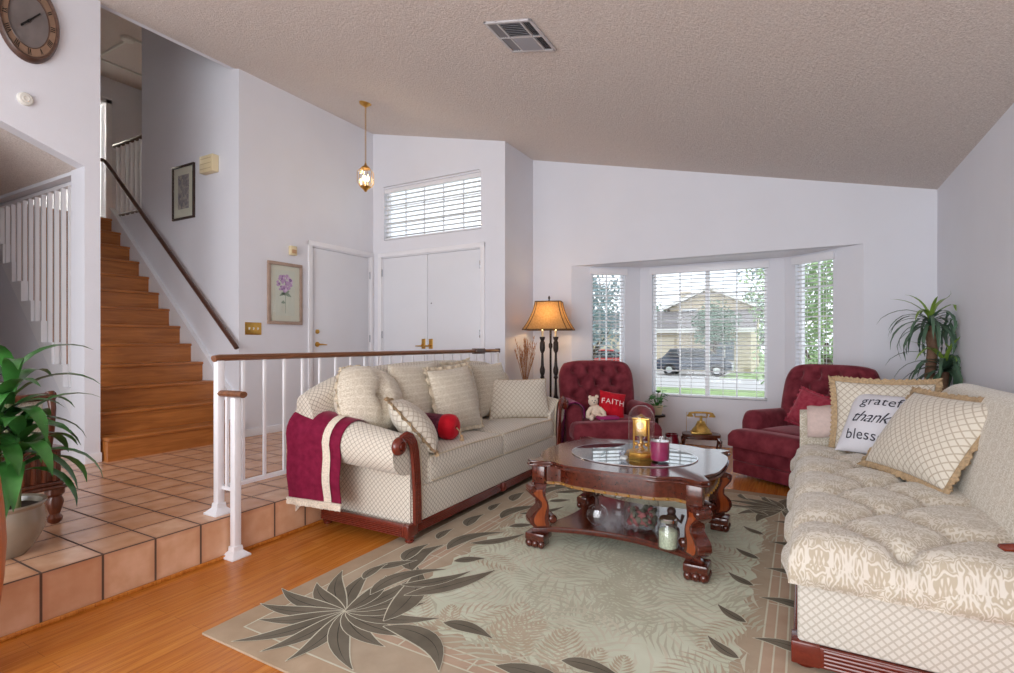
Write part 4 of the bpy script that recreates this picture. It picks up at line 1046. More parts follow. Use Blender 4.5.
p = MB(); p.lathe([(0, .02), (.02, .02), (.02, .034), (0, .034)], 12); p.build('wax', m_ivory, vt)
SH = .011 + .1105
gv = thing('glass_vase', 'wide glass vase of dried rose petals on the coffee table shelf', 'vase', (-.775, 2.90, SH))
p = MB(); p.lathe([(0, 0), (.088, 0), (.095, .012), (.097, .05), (.094, .19), (.091, .19), (.092, .05), (.088, .018), (0, .014)], 28); p.build('glass', m_glass, gv)
p = MB(); random.seed(3)
for k in range(80):
    a = random.random() * 6.28; q = .074 * math.sqrt(random.random()); p.ball((q * math.cos(a), q * math.sin(a), .028 + random.random() * .075), (.021, .019, .013), mi=k % 2, seg=8, rings=5, mat=Euler((random.random() * 3, random.random() * 3, 0)).to_matrix().to_4x4())
o = p.build('rose_petals', [m_rose, m_moss], gv); tag(o, kind='stuff')
ja = thing('glass_jar', 'lidded glass jar of pale sea glass by the front table leg', 'jar', (-.585, 2.685, SH))
p = MB(); p.lathe([(0, 0), (.045, 0), (.05, .01), (.05, .1), (.04, .116), (.04, .135), (.037, .135), (.037, .116), (.047, .098), (.047, .012), (0, .006)], 24); p.build('glass', m_glass, ja)
p = MB(); p.lathe([(0, .008), (.044, .01), (.045, .09), (.03, .1), (0, .102)], 20); o = p.build('sea_glass', m_pebble, ja); tag(o, kind='stuff')
p = MB(); p.lathe([(0, .136), (.043, .136), (.044, .15), (.040, .155), (0, .156)], 24); p.build('lid', m_chrome, ja)
cg = thing('crystal_ornament', 'round crystal ornament with a dark leafy stem on the table shelf', 'ornament', (-1.01, 2.84, SH))
p = MB(); p.lathe([(0, 0), (.03, .003), (.058, .035), (.062, .06), (.05, .095), (.02, .115), (0, .118)], 12); p.build('glass_body', m_crys, cg, smooth=False)
p = MB(); p.tube([(0, 0, .11), (-.01, .01, .15), (-.03, .015, .175)], [.01, .008, .005], 8)
for a in (0, 1.3, 2.6, 4.2): p.leaf([(-.01, .01, .145), (-.01 + .03 * math.cos(a), .01 + .03 * math.sin(a), .17), (-.01 + .05 * math.cos(a), .01 + .05 * math.sin(a), .16)], [.004, .012, .001])
p.build('stem', m_figur, cg)
cs = thing('crystal_figurine', 'clear faceted crystal figurine at the back of the table shelf', 'ornament', (-.975, 3.13, SH))
p = MB(); p.lathe([(0, 0), (.04, 0), (.04, .012), (.015, .02), (.012, .06), (.03, .09), (.02, .12), (0, .13)], 7); p.ball((.035, .0, .10), .022, seg=6, rings=5); p.ball((-.035, 0, .095), .022, seg=6, rings=5); p.build('crystal_body', m_crys, cs, smooth=False)
df = thing('dark_figurine', 'small dark carved figurine behind the jar on the table shelf', 'figurine', (-.62, 2.93, SH))
p = MB(); p.lathe([(0, 0), (.045, 0), (.042, .02), (.03, .03), (.034, .07), (.022, .095), (0, .1)], 12); p.ball((0, 0, .112), .024); p.tube([(.02, 0, .08), (.05, 0, .06), (.06, 0, .1)], .01, 8); p.tube([(-.02, 0, .08), (-.05, -.01, .05)], .01, 8); p.build('carved_body', m_figur, df)

# ------------------------------------------------------------------ floor lamp and things by the windows
fl = thing('floor_lamp', 'bronze three-column floor lamp with a lit amber bell shade in the corner', 'lamp', (-2.47, 5.36, 0))
p = MB(); p.lathe([(.15, 0), (.15, .02), (.13, .035), (.06, .05), (.03, .08)], 24); p.build('base', m_iron, fl)
for k in range(3):
    a = math.radians(29) + (k - 1) * 0; dx = (k - 1) * .075; c, s_ = math.cos(math.radians(29)), math.sin(math.radians(29)); ox, oy = dx * c, dx * s_ + (.04 if k == 1 else 0)
    pr = [(.012, .07)]
    for z0 in ((.1, .42, .74) if k != 1 else ()):
        pr += [(.012, z0), (.026, z0 + .02), (.016, z0 + .04), (.028, z0 + .075), (.030, z0 + .11), (.018, z0 + .15), (.014, z0 + .24), (.013, z0 + .29)]
    pr += [(.012, 1.08 if k == 1 else 1.03)]
    if k != 1: pr += [(.026, 1.06), (.03, 1.09), (.028, 1.15), (.018, 1.17), (.03, 1.20), (.03, 1.215)]
    else: pr += [(.022, 1.1), (.022, 1.13), (.012, 1.15), (.012, 1.60)]
    p = MB(); p.lathe(pr, 14, T(ox, oy, 0)); col = p.build('column', m_iron, fl)
    if k != 1:
        p = MB(); p.lathe([(.012, 1.215), (.012, 1.29)], 12, T(ox, oy, 0)); p.build('candle_sleeve', m_cream, col)
        p = MB(); p.lathe([(.006, 1.29), (.014, 1.31), (.013, 1.335), (.002, 1.36)], 12, T(ox, oy, 0)); p.build('bulb', m_bulb, col)
p = MB()
def bell(t_): return .94 * lerp(.165, .312, t_ ** 1.9 * .75 + t_ * .25)
def oct_(h, c): return [(h - c, -h), (h, -h + c), (h, h - c), (h - c, h), (-h + c, h), (-h, h - c), (-h, -h + c), (-h + c, -h)]
Mz = RZ(math.radians(29 - 12))
secs = [[Mz @ Vector((x * 1.0, y * .86, 1.604 - .31 * k / 12)) for x, y in oct_(bell(k / 12) * .92, bell(k / 12) * .16)] for k in range(13)]
p.loft(secs, closed=True); sh = p.build('lamp_shade', m_shade, fl, angle=30)
p = MB()
for i in range(8): p.tube([s_[i] for s_ in secs], .005, 5)
for q in (0, 12): p.tube(secs[q], .006, 5, closed=True)
p.build('shade_trim', m_trimd, sh)
p = MB(); p.lathe([(.004, 1.60), (.012, 1.615), (.006, 1.63), (.014, 1.65), (.003, 1.675)], 12); p.build('finial', m_iron, fl)
p = MB(); p.tube([(-.155, .0, 1.60), (.155, 0, 1.60)], .003, 6); p.tube([(0, -.14, 1.6), (0, .14, 1.6)], .003, 6); p.build('spider', m_iron, sh)
lamp('floor_lamp_bulb', 'POINT', (-2.47, 5.36, 1.44), 3.6, (1, .62, .28), shadow_soft_size=.05)
vg = thing('grass_vase', 'dried brown grasses in a tall vase behind the end of the patterned sofa', 'vase', (-2.70, 5.22, 0))
p = MB(); p.lathe([(.0, 0), (.07, 0), (.09, .15), (.085, .4), (.05, .58), (.06, .66), (.055, .66), (.045, .58), (0, .5)], 20); p.build('vase', m_iron, vg)
p = MB(); random.seed(5)
for k in range(46):
    a = random.random() * 6.28; sp = random.random() * .15; h_ = random.uniform(.95, 1.24); pts = [(0, 0, .55)] + [(sp * t_ ** 1.5 * math.cos(a), sp * t_ ** 1.5 * math.sin(a), lerp(.55, h_, t_)) for t_ in (.35, .7, 1)]
    p.tube(pts, .002, 4); e = Vector(pts[-1])
    for j in range(6):
        q = Vector(pts[-2]).lerp(e, .3 + .14 * j); p.leaf([q, q + Vector((random.uniform(-.02, .02), random.uniform(-.02, .02), .03))], [.006, .001])
o = p.build('dried_stems', m_straw, vg)
ps = thing('potted_pothos', 'small leafy pothos in a pale pot on a stand beside the recliner by the lamp', 'plant', (-1.36, 5.70, -.0))
p = MB(); p.lathe([(.13, 0), (.13, .02), (.02, .04), (.018, .34), (.09, .36), (.09, .38), (0, .38)], 18); p.build('stand', m_iron, ps)
p = MB(); p.lathe([(0, .38), (.05, .38), (.07, .48), (.065, .48), (0, .45)], 18); p.build('pot', m_potw, ps)
p = MB(); random.seed(9)
for k in range(34):
    a = random.random() * 6.28; r_ = random.uniform(.02, .10); z = .50 + random.uniform(-.06, .13); b = Vector((r_ * math.cos(a), r_ * math.sin(a), z)); o_ = Vector((math.cos(a), math.sin(a), random.uniform(-.8, .4))) * .055
    p.tube([(0, 0, .46), b], .0025, 4); p.leaf([b, b + o_ * .3, b + o_ * .65, b + o_], [.004, .03, .026, .002])
p.build('foliage', m_pothos, ps)
rv = thing('red_vase', 'small dark red round vase on the floor beside the recliner by the lamp', 'vase', (-1.12, 5.30, 0))
p = MB(); p.lathe([(0, 0), (.05, 0), (.075, .07), (.08, .15), (.06, .22), (.062, .255), (.055, .255), (.05, .22), (0, .2)], 20); p.build('vase_body', plain('deep_red_glaze', S(112, 16, 34), .2, coat=.4), rv)

st = thing('phone_stool', 'small dark wooden stool with curved legs under the antique telephone', 'stool', (-.93, 5.83, 0), .25)
p = MB(); p.prism([(.19 * math.copysign(abs(math.cos(a)) ** .5, math.cos(a)), .12 * math.copysign(abs(math.sin(a)) ** .5, math.sin(a))) for a in [2 * PI * i / 32 for i in range(32)]], .165, .195, bev=.006); p.build('seat_top', m_chairw, st)
p = MB(); p.box(-.16, .16, -.09, .09, .14, .166, bev=.004); p.build('apron', m_maho, st)
for sx in (-1, 1):
    for sy in (-1, 1):
        p = MB(); p.tube([(sx * .155, sy * .085, .165), (sx * .182, sy * .1, .13), (sx * .178, sy * .1, .07), (sx * .165, sy * .095, .025), (sx * .185, sy * .105, .01)], [.016, .017, .012, .010, .013], 8); p.build('leg', m_maho, st)
ph = thing('antique_telephone', 'gold antique cradle telephone on the small stool under the window', 'telephone', (-.93, 5.83, .196), .25)
ph.scale = (1.22, 1.22, 1.22)
p = MB(); p.box(-.085, .085, -.06, .06, 0, .014, bev=.005); p.lathe([(.08, .014), (.075, .03), (.05, .06), (.035, .09), (.03, .105)], 20); p.build('body', m_gold, ph)
p = MB(); p.lathe([(0, 0), (.042, 0), (.042, .008), (.015, .012), (0, .014)], 20, T(0, -.062, .055) @ RX(math.radians(60))); 
for k in range(10): p.ball((.028 * math.cos(k * .55), -.066 + .0, .06 + .028 * math.sin(k * .55)), .005)
p.build('dial', m_gold, ph)
p = MB(); p.tube([(0, 0, .1), (0, 0, .15)], .012, 10); p.tube([(-.05, 0, .155), (-.05, 0, .14), (.05, 0, .14), (.05, 0, .155)], .006, 8)
for sx in (-1, 1): p.tube([(sx * .05, -.018, .165), (sx * .05, 0, .15), (sx * .05, .018, .165)], .005, 8)
p.build('cradle', m_gold, ph)
p = MB(); p.tube([(-.085, 0, .172), (-.04, 0, .178), (.04, 0, .178), (.085, 0, .172)], .009, 10)
for sx in (-1, 1): p.lathe([(.008, .0), (.014, -.012), (.026, -.03), (.028, -.036), (0, -.034)], 16, T(sx * .09, 0, .178))
p.build('handset', m_gold, ph)
ez = thing('wire_stand', 'thin brass wire stand rising behind the antique telephone', 'stand', (-.99, 5.9, .196), .25)
p = MB(); p.tube([(-.10, .0, 0), (-.10, 0, .205), (.10, 0, .205), (.10, 0, 0)], .0025, 6); p.build('wire_frame', m_gold, ez)

# ------------------------------------------------------------------ plants
dr = thing('potted_dracaena', 'tall dracaena with two drooping crowns in the corner behind the tufted sofa', 'plant', (.86, 5.12, 0))
p = MB(); p.lathe([(0, 0), (.1, 0), (.125, .28), (.13, .3), (.115, .3), (0, .27)], 24); p.build('pot', m_potd, dr)
p = MB(); p.lathe([(0, .275), (.112, .278)], 20, cap=False); p.build('soil', m_soil, dr)
tr1 = [(0, 0, .27), (.005, 0, .6), (-.005, 0, .9), (.015, 0, 1.1), (.0, 0, 1.28)]; tr2 = [(.03, -.01, .27), (.05, -.02, .6), (.07, -.05, .82), (.075, -.055, .93)]
p = MB(); p.tube(tr1, [.04, .038, .034, .036, .04], 12); p.tube(tr2, [.03, .028, .026, .03], 12); p.build('trunk', m_trunk, dr)
def crown(c, n, L, seed, parent):
    random.seed(seed); g = MB()
    for k in range(n):
        a = 2.4 * k + random.uniform(-.2, .2); el = lerp(1.35, -.25, (k / n) ** .8); ln_ = L * random.uniform(.75, 1.1) * (.8 if el > 1 else 1); pts = []; pos = Vector(c) + Vector((0, 0, .03 - .05 * k / n)); e = el
        for j in range(8):
            pts.append(pos.copy()); d = Vector((math.cos(a) * math.cos(e), math.sin(a) * math.cos(e), math.sin(e))); pos = pos + d * ln_ / 7; e -= (.20 + .20 * random.random()) * (1 if el < 1.1 else .5)
        for q in pts:
            if q.x + .86 > .985: q.x = .985 - .86 - .02 * random.random()
        g.leaf(pts, [.009, .013, .014, .013, .012, .010, .007, .001], fold=.3, mi=1 if el > .95 else 0)
    return g.build('leaf_crown', [m_leafd, m_leafl], parent)
crown((0, 0, 1.29), 42, .40, 11, dr); crown((.075, -.055, .95), 44, .44, 12, dr)

cp = thing('potted_corn_plant', 'broad-leaved green corn plant in a glazed taupe pot on the tiled step', 'plant', (-3.06, .925, SZ))
p = MB(); p.lathe([(0, 0), (.085, 0), (.11, .03), (.146, .10), (.152, .155), (.143, .205), (.155, .222), (.152, .229), (.138, .222), (.134, .2), (0, .19)], 36); p.build('pot', m_potg, cp)
p = MB(); p.lathe([(0, .198), (.136, .2)], 24, cap=False); p.build('soil', m_soil, cp)
canes = [((.02, -.02), .50), ((-.05, .04), .68), ((.06, .03), .40)]
p = MB()
for (x, y), h_ in canes: p.tube([(x, y, .2), (x * 1.1, y * 1.1, .2 + h_ * .5), (x * 1.2, y * 1.2, .2 + h_ * .75)], .016, 10)
p.build('canes', m_cane, cp)
p = MB(); random.seed(21)
for (x, y), h_ in canes:
    for k in range(19):
        a = 2.4 * k + random.uniform(-.3, .3) + x * 20; el = lerp(1.35, .25, k / 18); ln_ = random.uniform(.28, .42); pos = Vector((x * 1.2, y * 1.2, .2 + h_ * lerp(.82, .42, k / 18))); pts = []; e = el
        for j in range(9):
            pts.append(pos.copy()); d = Vector((math.cos(a) * math.cos(e), math.sin(a) * math.cos(e), math.sin(e))); pos = pos + d * ln_ / 8; e -= .20 + .10 * random.random()
        w = .031 * random.uniform(.8, 1.2); p.leaf(pts, [w * q for q in (.3, .7, .95, 1.05, 1.05, .95, .75, .4, .03)], fold=.22)
p.build('foliage', m_leaf, cp)

# ------------------------------------------------------------------ carved chair and stool at the left edge
ch = thing('carved_armchair', 'carved reddish wooden chair with a beige seat back behind the corn plant', 'chair', (-3.37, .745, SZ))
def cl(mb, x, y): mb.lathe([(.016, 0), (.03, .012), (.034, .03), (.022, .05), (.03, .075), (.038, .11), (.03, .14), (.042, .155), (.042, .18)], 16, T(x, y, 0))
for x, y in ((0, 0), (-.5, 0), (0, .48), (-.5, .48)):
    p = MB(); cl(p, x, y); p.build('leg', m_chairw, ch)
p = MB(); p.box(-.54, .04, -.04, .52, .18, .20, bev=.006); p.box(-.53, .03, -.03, .51, .20, .22, bev=.005); p.box(-.52, .02, -.02, .50, .22, .38, bev=.004); p.box(-.54, .04, -.04, .52, .375, .395, bev=.006)
for k in range(12): p.tube([(.022, .0 + k * .043, .225), (.022, k * .043, .372)], .012, 8); p.tube([(-.5 + k * .043, -.022, .225), (-.5 + k * .043, -.022, .372)], .012, 8)
p.build('seat_frame', m_chairw, ch)
p = MB(); softbox(p, -.50, .0, -.0, .46, .39, .46, .02, .03, 10, 10); p.build('seat_cushion', m_damw, ch, angle=60)
for y in (.0, .46):
    p = MB(); p.tube([(-.02, y, .38), (.01, y, .5), (.03, y, .6), (.0, y, .68)], [.016, .018, .016, .02], 10); p.build('arm_post', m_chairw, ch)
p = MB(); p.tube([(.0, -.02, .66), (.015, .1, .655), (.015, .36, .655), (.0, .48, .66)], .02, 10); p.build('top_rail', m_chairw, ch)
p = MB(); p.box(-.04, -.015, .02, .44, .40, .64, bev=.012); p.build('back_pad', m_damw, ch)
bs = thing('barrel_stool', 'orange wooden rounded stool edge at the foot of the tiled step', 'stool', (-2.478, .611, 0))
p = MB(); p.lathe([(.08, 0), (.088, .02), (.125, .2), (.140, .34), (.146, .46), (.140, .58), (.125, .72), (.088, .88), (.08, .9), (0, .905)], 36); p.build('barrel_body', m_orange, bs)
for z, r_ in ((.14, .113), (.78, .114)):
    p = MB(); p.tube([(r_ * math.cos(2 * PI * i / 36), r_ * math.sin(2 * PI * i / 36), z) for i in range(36)], .004, 6, closed=True); p.build('hoop', m_chairw, bs)
# ------------------------------------------------------------------ things on walls and ceilings
pl = thing('pendant_lantern', 'small brass and glass pendant lantern hanging on a chain in the entry', 'lamp', (-3.92, 4.006, 2.70))
ZT = zc(-3.92) - 2.70
p = MB(); p.lathe([(.065, ZT + .012), (.06, ZT - .012), (.03, ZT - .03), (.008, ZT - .045), (0, ZT - .046)], 20); p.build('canopy', m_brass, pl)
p = MB(); z = .30; k = 0
while z < ZT - .04:
    p.tube([(.008 * math.cos(2 * PI * i / 10) * (1 if k % 2 else 0), .008 * math.cos(2 * PI * i / 10) * (0 if k % 2 else 1), z + .014 * math.sin(2 * PI * i / 10)) for i in range(10)], .0022, 5, closed=True); z += .022; k += 1
p.build('chain', m_brass, pl)
p = MB(); p.lathe([(.0, 0), (.012, .004), (.02, .02), (.05, .045), (.055, .055), (0, .058)], 16); p.lathe([(.05, .235), (.04, .255), (.014, .275), (.008, .30), (0, .302)], 16)
for k in range(6):
    a = k * PI / 3; p.tube([(.052 * math.cos(a), .052 * math.sin(a), .05), (.085 * math.cos(a), .085 * math.sin(a), .09), (.085 * math.cos(a), .085 * math.sin(a), .2), (.048 * math.cos(a), .048 * math.sin(a), .24)], .003, 5)
p.build('lantern_frame', m_brass, pl)
p = MB(); p.lathe([(.052, .05), (.083, .092), (.083, .198), (.048, .238)], 6, cap=False); p.build('glass_panels', m_glass, pl, smooth=False)
p = MB()
for k in range(3):
    a = k * 2.094 + .4; p.tube([(.026 * math.cos(a), .026 * math.sin(a), .055), (.026 * math.cos(a), .026 * math.sin(a), .11)], .007, 8)
p.build('candle_sleeves', m_cream, pl)
for k in range(3):
    a = k * 2.094 + .4; p = MB(); p.lathe([(.005, .11), (.013, .13), (.011, .15), (.001, .178)], 10, T(.026 * math.cos(a), .026 * math.sin(a), 0)); p.build('bulb', m_bulb, pl)
lamp('pendant_light', 'POINT', (-3.92, 4.006, 2.84), 3.0, (1, .7, .36), shadow_soft_size=.04)

vn = thing('ceiling_vent', 'grey metal air vent with six louvered sections in the sloped ceiling', 'vent', matrix=basis((-1.52, 2.885, zc(-1.52)), (1, 0, -.235), (0, -1, 0)))
p = MB(); w, h_ = .165, .185
p.box(-w, w, -h_, -h_ + .02, 0, .012, bev=.003); p.box(-w, w, h_ - .02, h_, 0, .012, bev=.003); p.box(-w, -w + .02, -h_, h_, 0, .012, bev=.003); p.box(w - .02, w, -h_, h_, 0, .012, bev=.003)
xs = [-w + .02, -.075, .085, w - .02]
for x in xs[1:3]: p.box(x - .006, x + .006, -h_, h_, 0, .011)
p.box(-w, w, -.006, .006, 0, .011); p.build('frame', m_vent, vn)
p = MB(); p.box(-w + .01, w - .01, -h_ + .01, h_ - .01, -.002, .001); p.build('backing', m_dark, vn)
for i in range(3):
    for j in range(2):
        p = MB(); a, b = xs[i] + .008, xs[i + 1] - .008; y0, y1 = ((-h_ + .022, -.008), (.008, h_ - .022))[j]
        if i == 1:
            n = 8; tl = .75 if j else -.75
            for k in range(n): y = lerp(y0, y1, (k + .5) / n); p.box(a, b, -.009, .009, -.0008, .0008, mat=T(0, y, .006) @ RX(tl))
        else:
            n = 3 if i == 0 else 4; tl = .7 if i == 0 else -.7
            for k in range(n): x = lerp(a, b, (k + .5) / n); p.box(-.008, .008, y0, y1, -.0008, .0008, mat=T(x, 0, .006) @ RY(tl))
        p.build('louvers', m_ventl, vn, smooth=False)

def onleft(y, z, x=XL): return basis((x, y, z), (0, 1, 0), (0, 0, 1))
def onstair(x, z): return basis((x, 3.19, z), (1, 0, 0), (0, 0, 1))
ck = thing('wall_clock', 'large oval brown wall clock with roman numerals high on the left wall', 'clock', matrix=onleft(1.5886, 3.430) @ Matrix.Diagonal((.95, 1.567, 1, 1)))
p = MB(); p.lathe([(.118, .012), (.122, .026), (.128, .02), (.158, .022), (.162, .036), (.172, .042), (.182, .03), (.187, .012), (.187, 0), (0, 0)], 56); p.build('wood_rim', wood('clock_wood', S(58, 38, 31), S(100, 70, 56), .4), ck)
p = MB(); p.lathe([(.121, .0235), (.160, .0245)], 56, cap=False); p.build('numeral_ring', plain('tan_numeral_ring', S(136, 108, 88), .6, nscale=20), ck)
p = MB(); p.lathe([(0, .014), (.12, .014)], 48, cap=False); p.build('dial', plain('grey_dial', S(112, 104, 102), .4, nscale=10, namt=.2), ck)
p = MB(); RN = ['XII', 'I', 'II', 'III', 'IIII', 'V', 'VI', 'VII', 'VIII', 'IX', 'X', 'XI']
for k, t_ in enumerate(RN):
    M = RZ(-k * PI / 6) @ T(0, .1405, .0255); wd = {'I': .0085, 'V': .014, 'X': .014}; tot = sum(wd[c] for c in t_); x = -tot / 2
    for c in t_:
        m_ = x + wd[c] / 2
        bars = [(m_, m_, .0022)] if c == 'I' else [(m_ - .005, m_, .002), (m_ + .005, m_, .0014)] if c == 'V' else [(m_ - .005, m_ + .005, .002), (m_ + .005, m_ - .005, .0014)]
        for xt, xb, hw in bars:
            V = [p.v(M @ Vector(q)) for q in ((xb - hw, -.014, 0), (xb + hw, -.014, 0), (xt + hw, .014, 0), (xt - hw, .014, 0))]; p.face(V)
        x += wd[c]
p.build('numerals', m_black, ck, recalc=False)
p = MB(); p.box(-.004, .004, -.015, .085, .016, .019, mat=RZ(-.9)); p.box(-.005, .005, -.012, .06, .019, .022, mat=RZ(2.2)); p.lathe([(0, .015), (.008, .015), (.006, .025), (0, .026)], 12); p.build('hands', m_black, ck)
sd = thing('wall_disc', 'small round off-white disc on the wall below the large clock', 'sensor', matrix=onleft(1.571, 2.869))
p = MB(); p.lathe([(0, 0), (.046, 0), (.044, .018), (.036, .026), (0, .028)], 28); p.lathe([(.014, .027), (.016, .031), (.02, .031), (.022, .027)], 20); p.build('housing', m_ivory, sd)

def framed(label, M, w, h_, fw, fmat, matw, name='framed_picture'):
    f = thing(name, label, 'picture', matrix=M); p = MB()
    for (x0, x1, y0, y1) in ((-w, w, -h_, -h_ + fw), (-w, w, h_ - fw, h_), (-w, -w + fw, -h_ + fw, h_ - fw), (w - fw, w, -h_ + fw, h_ - fw)): p.box(x0, x1, y0, y1, 0, .024, bev=.004)
    p.build('frame', fmat, f)
    p = MB(); p.box(-w + fw * .8, w - fw * .8, -h_ + fw * .8, h_ - fw * .8, .004, .010); p.build('mat_board', matw, f, smooth=False)
    p = MB(); p.box(-w + fw * .8, w - fw * .8, -h_ + fw * .8, h_ - fw * .8, .016, .018); p.build('glass', m_pane, f, smooth=False)
    return f
fm = plain('taupe_frame', S(168, 144, 128), .45, nscale=20)
f = framed('flower print in a taupe frame on the wall by the entry door', onleft(3.709, 1.669), .213, .327, .034, fm, m_paper)
p = MB(); p.box(-.118, .118, -.235, .245, .0101, .0108); q = p.build('print_paper', plain('print_paper', S(218, 216, 198), .8, nscale=8, namt=.03), f, smooth=False)
random.seed(4); p = MB()
fcol = [plain('petal_mauve', S(200, 160, 196), .8), plain('petal_violet', S(160, 118, 164), .8), plain('petal_pale', S(222, 190, 214), .8), plain('print_green', S(150, 164, 140), .8)]
for k in range(70):
    a = random.random() * 6.28; r_ = .088 * math.sqrt(random.random()); c = Vector((-.005 + r_ * math.cos(a), .11 + r_ * 1.05 * math.sin(a), .0112 + k * .00001)); s_ = random.uniform(.010, .02)
    V = [p.v(c + Vector((s_ * math.cos(a + t) * (1 + .5 * math.cos(t)), s_ * math.sin(a + t), 0))) for t in [i * PI / 5 for i in range(10)]]; p.face(V, mi=random.choice((0, 0, 1, 2)))
p.leaf([(0, .05, .0112), (.004, -.06, .0112), (.002, -.21, .0112)], [.003, .003, .002], fold=0, mi=3)
for (x, y, dx, dy) in ((0, 0, -.07, -.03), (0, -.01, .075, -.02), (0, -.02, -.04, .03), (0, -.01, .05, .04), (0, -.1, -.05, .0)):
    p.leaf([(x, y, .0113), (x + dx * .5, y + dy * .5 + .01, .0113), (x + dx, y + dy, .0113)], [.004, .018, .002], fold=0, mi=3)
p.build('flower_print', fcol, f, smooth=False, recalc=False)
f = framed('dark framed print with a cream mat on the wall beside the stairs', onstair(-5.718, 2.743), .20, .287, .022, wood('dark_frame', S(44, 30, 26), S(70, 48, 40), .4), m_paper)
def _art():
    t = NT('muted_print'); v = t.obj((1, 1, 1)); n = t.noise(v, 16, 5, .6, 1.0)
    return t.bsdf(Base_Color=t.ramp(n, [(.3, S(96, 98, 110)), (.48, S(150, 140, 138)), (.6, S(188, 176, 162)), (.75, S(120, 104, 98))]), Roughness=.8)
p = MB(); p.box(-.10, .10, -.175, .185, .010, .0112); p.build('print', _art(), f, smooth=False)
c = thing('door_chime', 'cream box-shaped door chime on the wall above the stair handrail', 'door chime', matrix=onstair(-5.222, 2.948))
p = MB(); p.box(-.11, .11, -.085, .085, 0, .07, bev=.006); p.build('cover', m_cream, c)
p = MB(); [p.box(-.09, .09, y - .003, y + .003, .069, .072) for y in (-.05, 0, .05)]; p.build('grille', plain('tan_grille', S(190, 170, 132), .5), c)
c = thing('switch_plate', 'brass plate of three light switches by the foot of the stairs', 'switch', matrix=onleft(3.342, 1.29))
p = MB(); p.box(-.09, .09, -.062, .062, 0, .007, bev=.003); p.build('plate', m_brass, c)
for x in (-.047, 0, .047):
    p = MB(); p.box(x - .006, x + .006, -.012, .012, .006, .010); p.box(x - .004, x + .004, -.002, .01, .008, .02, bev=.0015); p.build('toggle', m_ivory, c)
c = thing('wall_sensor', 'small beige sensor box on the wall above the flower print', 'sensor', matrix=onleft(3.796, 2.136))
p = MB(); p.box(-.04, .04, -.05, .05, 0, .045, bev=.008); p.build('housing', m_cream, c); p = MB(); p.box(-.028, .028, -.03, .01, .044, .048, bev=.002); p.build('lens', plain('sensor_lens', S(190, 150, 110), .4), c)
c = thing('smoke_detector', 'round smoke detector on the dark ceiling over the landing', 'smoke detector', (-7.43, 3.449, 4.955))
p = MB(); p.lathe([(0, 0), (.06, .002), (.075, .015), (.078, .045), (0, .045)], 28); p.build('housing', m_ivory, c)

# ------------------------------------------------------------------ leaf rug
rg = thing('area_rug', 'sage area rug with tan border and dark palm leaves under the coffee table', 'rug', (-.90, 2.82, 0))
RX0, RX1, RY0, RY1 = -1.16, 1.16, -1.605, 1.60
p = MB(); p.box(RX0, RX1, RY0, RY1, 0, .0095, bev=.003); p.build('tan_border', m_rugt, rg)
p = MB()
def rect(x0, x1, y0, y1, z, mi): p.face([p.v((x0, y0, z)), p.v((x1, y0, z)), p.v((x1, y1, z)), p.v((x0, y1, z))], mi=mi)
def ringr(i0, i1, z, mi):
    a = (RX0 + i0, RX1 - i0, RY0 + i0, RY1 - i0); b = (RX0 + i1, RX1 - i1, RY0 + i1, RY1 - i1)
    rect(a[0], a[1], a[2], b[2], z, mi); rect(a[0], a[1], b[3], a[3], z, mi); rect(a[0], b[0], b[2], b[3], z, mi); rect(b[1], a[1], b[2], b[3], z, mi)
ringr(.105, .112, .0104, 1); ringr(.112, .50, .0101, 0)
ringr(.305, .312, .0105, 1); ringr(.312, .348, .0106, 2); ringr(.348, .354, .0107, 1); ringr(.354, .388, .0106, 2); ringr(.388, .395, .0107, 1)
random.seed(31)
for q in range(9):   # bamboo knots
    t_ = .42 + q * .31
    for s_ in (0, 1):
        x = (RX0 + .312, RX1 - .395)[s_]; rect(x, x + .083, RY0 + t_, RY0 + t_ + .007, .0108, 1)
    if q < 6:
        for s_ in (0, 1):
            y = (RY0 + .312, RY1 - .395)[s_]; rect(RX0 + t_, RX0 + t_ + .007, y, y + .083, .0108, 1)
p.build('bamboo_border', [m_rugi, m_rugc, m_rugb], rg, smooth=False, recalc=False, weld=False)
p = MB(); F = .47
secs = []
n = 60
P = [(lerp(RX0 + F, RX1 - F, i / n), RY0 + F + .02 * math.sin(i * 1.1)) for i in range(n)] + [(RX1 - F + .02 * math.sin(i * 1.3), lerp(RY0 + F, RY1 - F, i / n)) for i in range(n)] + [(lerp(RX1 - F, RX0 + F, i / n), RY1 - F + .02 * math.sin(i * 1.2)) for i in range(n)] + [(RX0 + F + .02 * math.sin(i * 1.4), lerp(RY1 - F, RY0 + F, i / n)) for i in range(n)]
p.face([p.v((x, y, .0103)) for x, y in P]); p.build('field', m_rugf, rg, smooth=False)
p = MB(); ZZ = [.0109]
def leaf2(c0, c1, c2, w, z, mi, wob=0):
    c0, c1, c2 = Vector(c0), Vector(c1), Vector(c2); n_ = 10; L_ = []; R_ = []
    for i in range(n_ + 1):
        t_ = i / n_; q = c0 * (1 - t_) ** 2 + c1 * 2 * t_ * (1 - t_) + c2 * t_ * t_; d = (c1 - c0) * (1 - t_) + (c2 - c1) * t_
        d = d.normalized(); k = w * max(.04, math.sin(PI * min(1, t_ ** .8 * .97 + .02)) ** 1.1); L_.append(p.v((q.x - d.y * k, q.y + d.x * k, z))); R_.append(p.v((q.x + d.y * k, q.y - d.x * k, z)))
    for i in range(n_): p.face((R_[i], R_[i + 1], L_[i + 1], L_[i]), mi=mi)
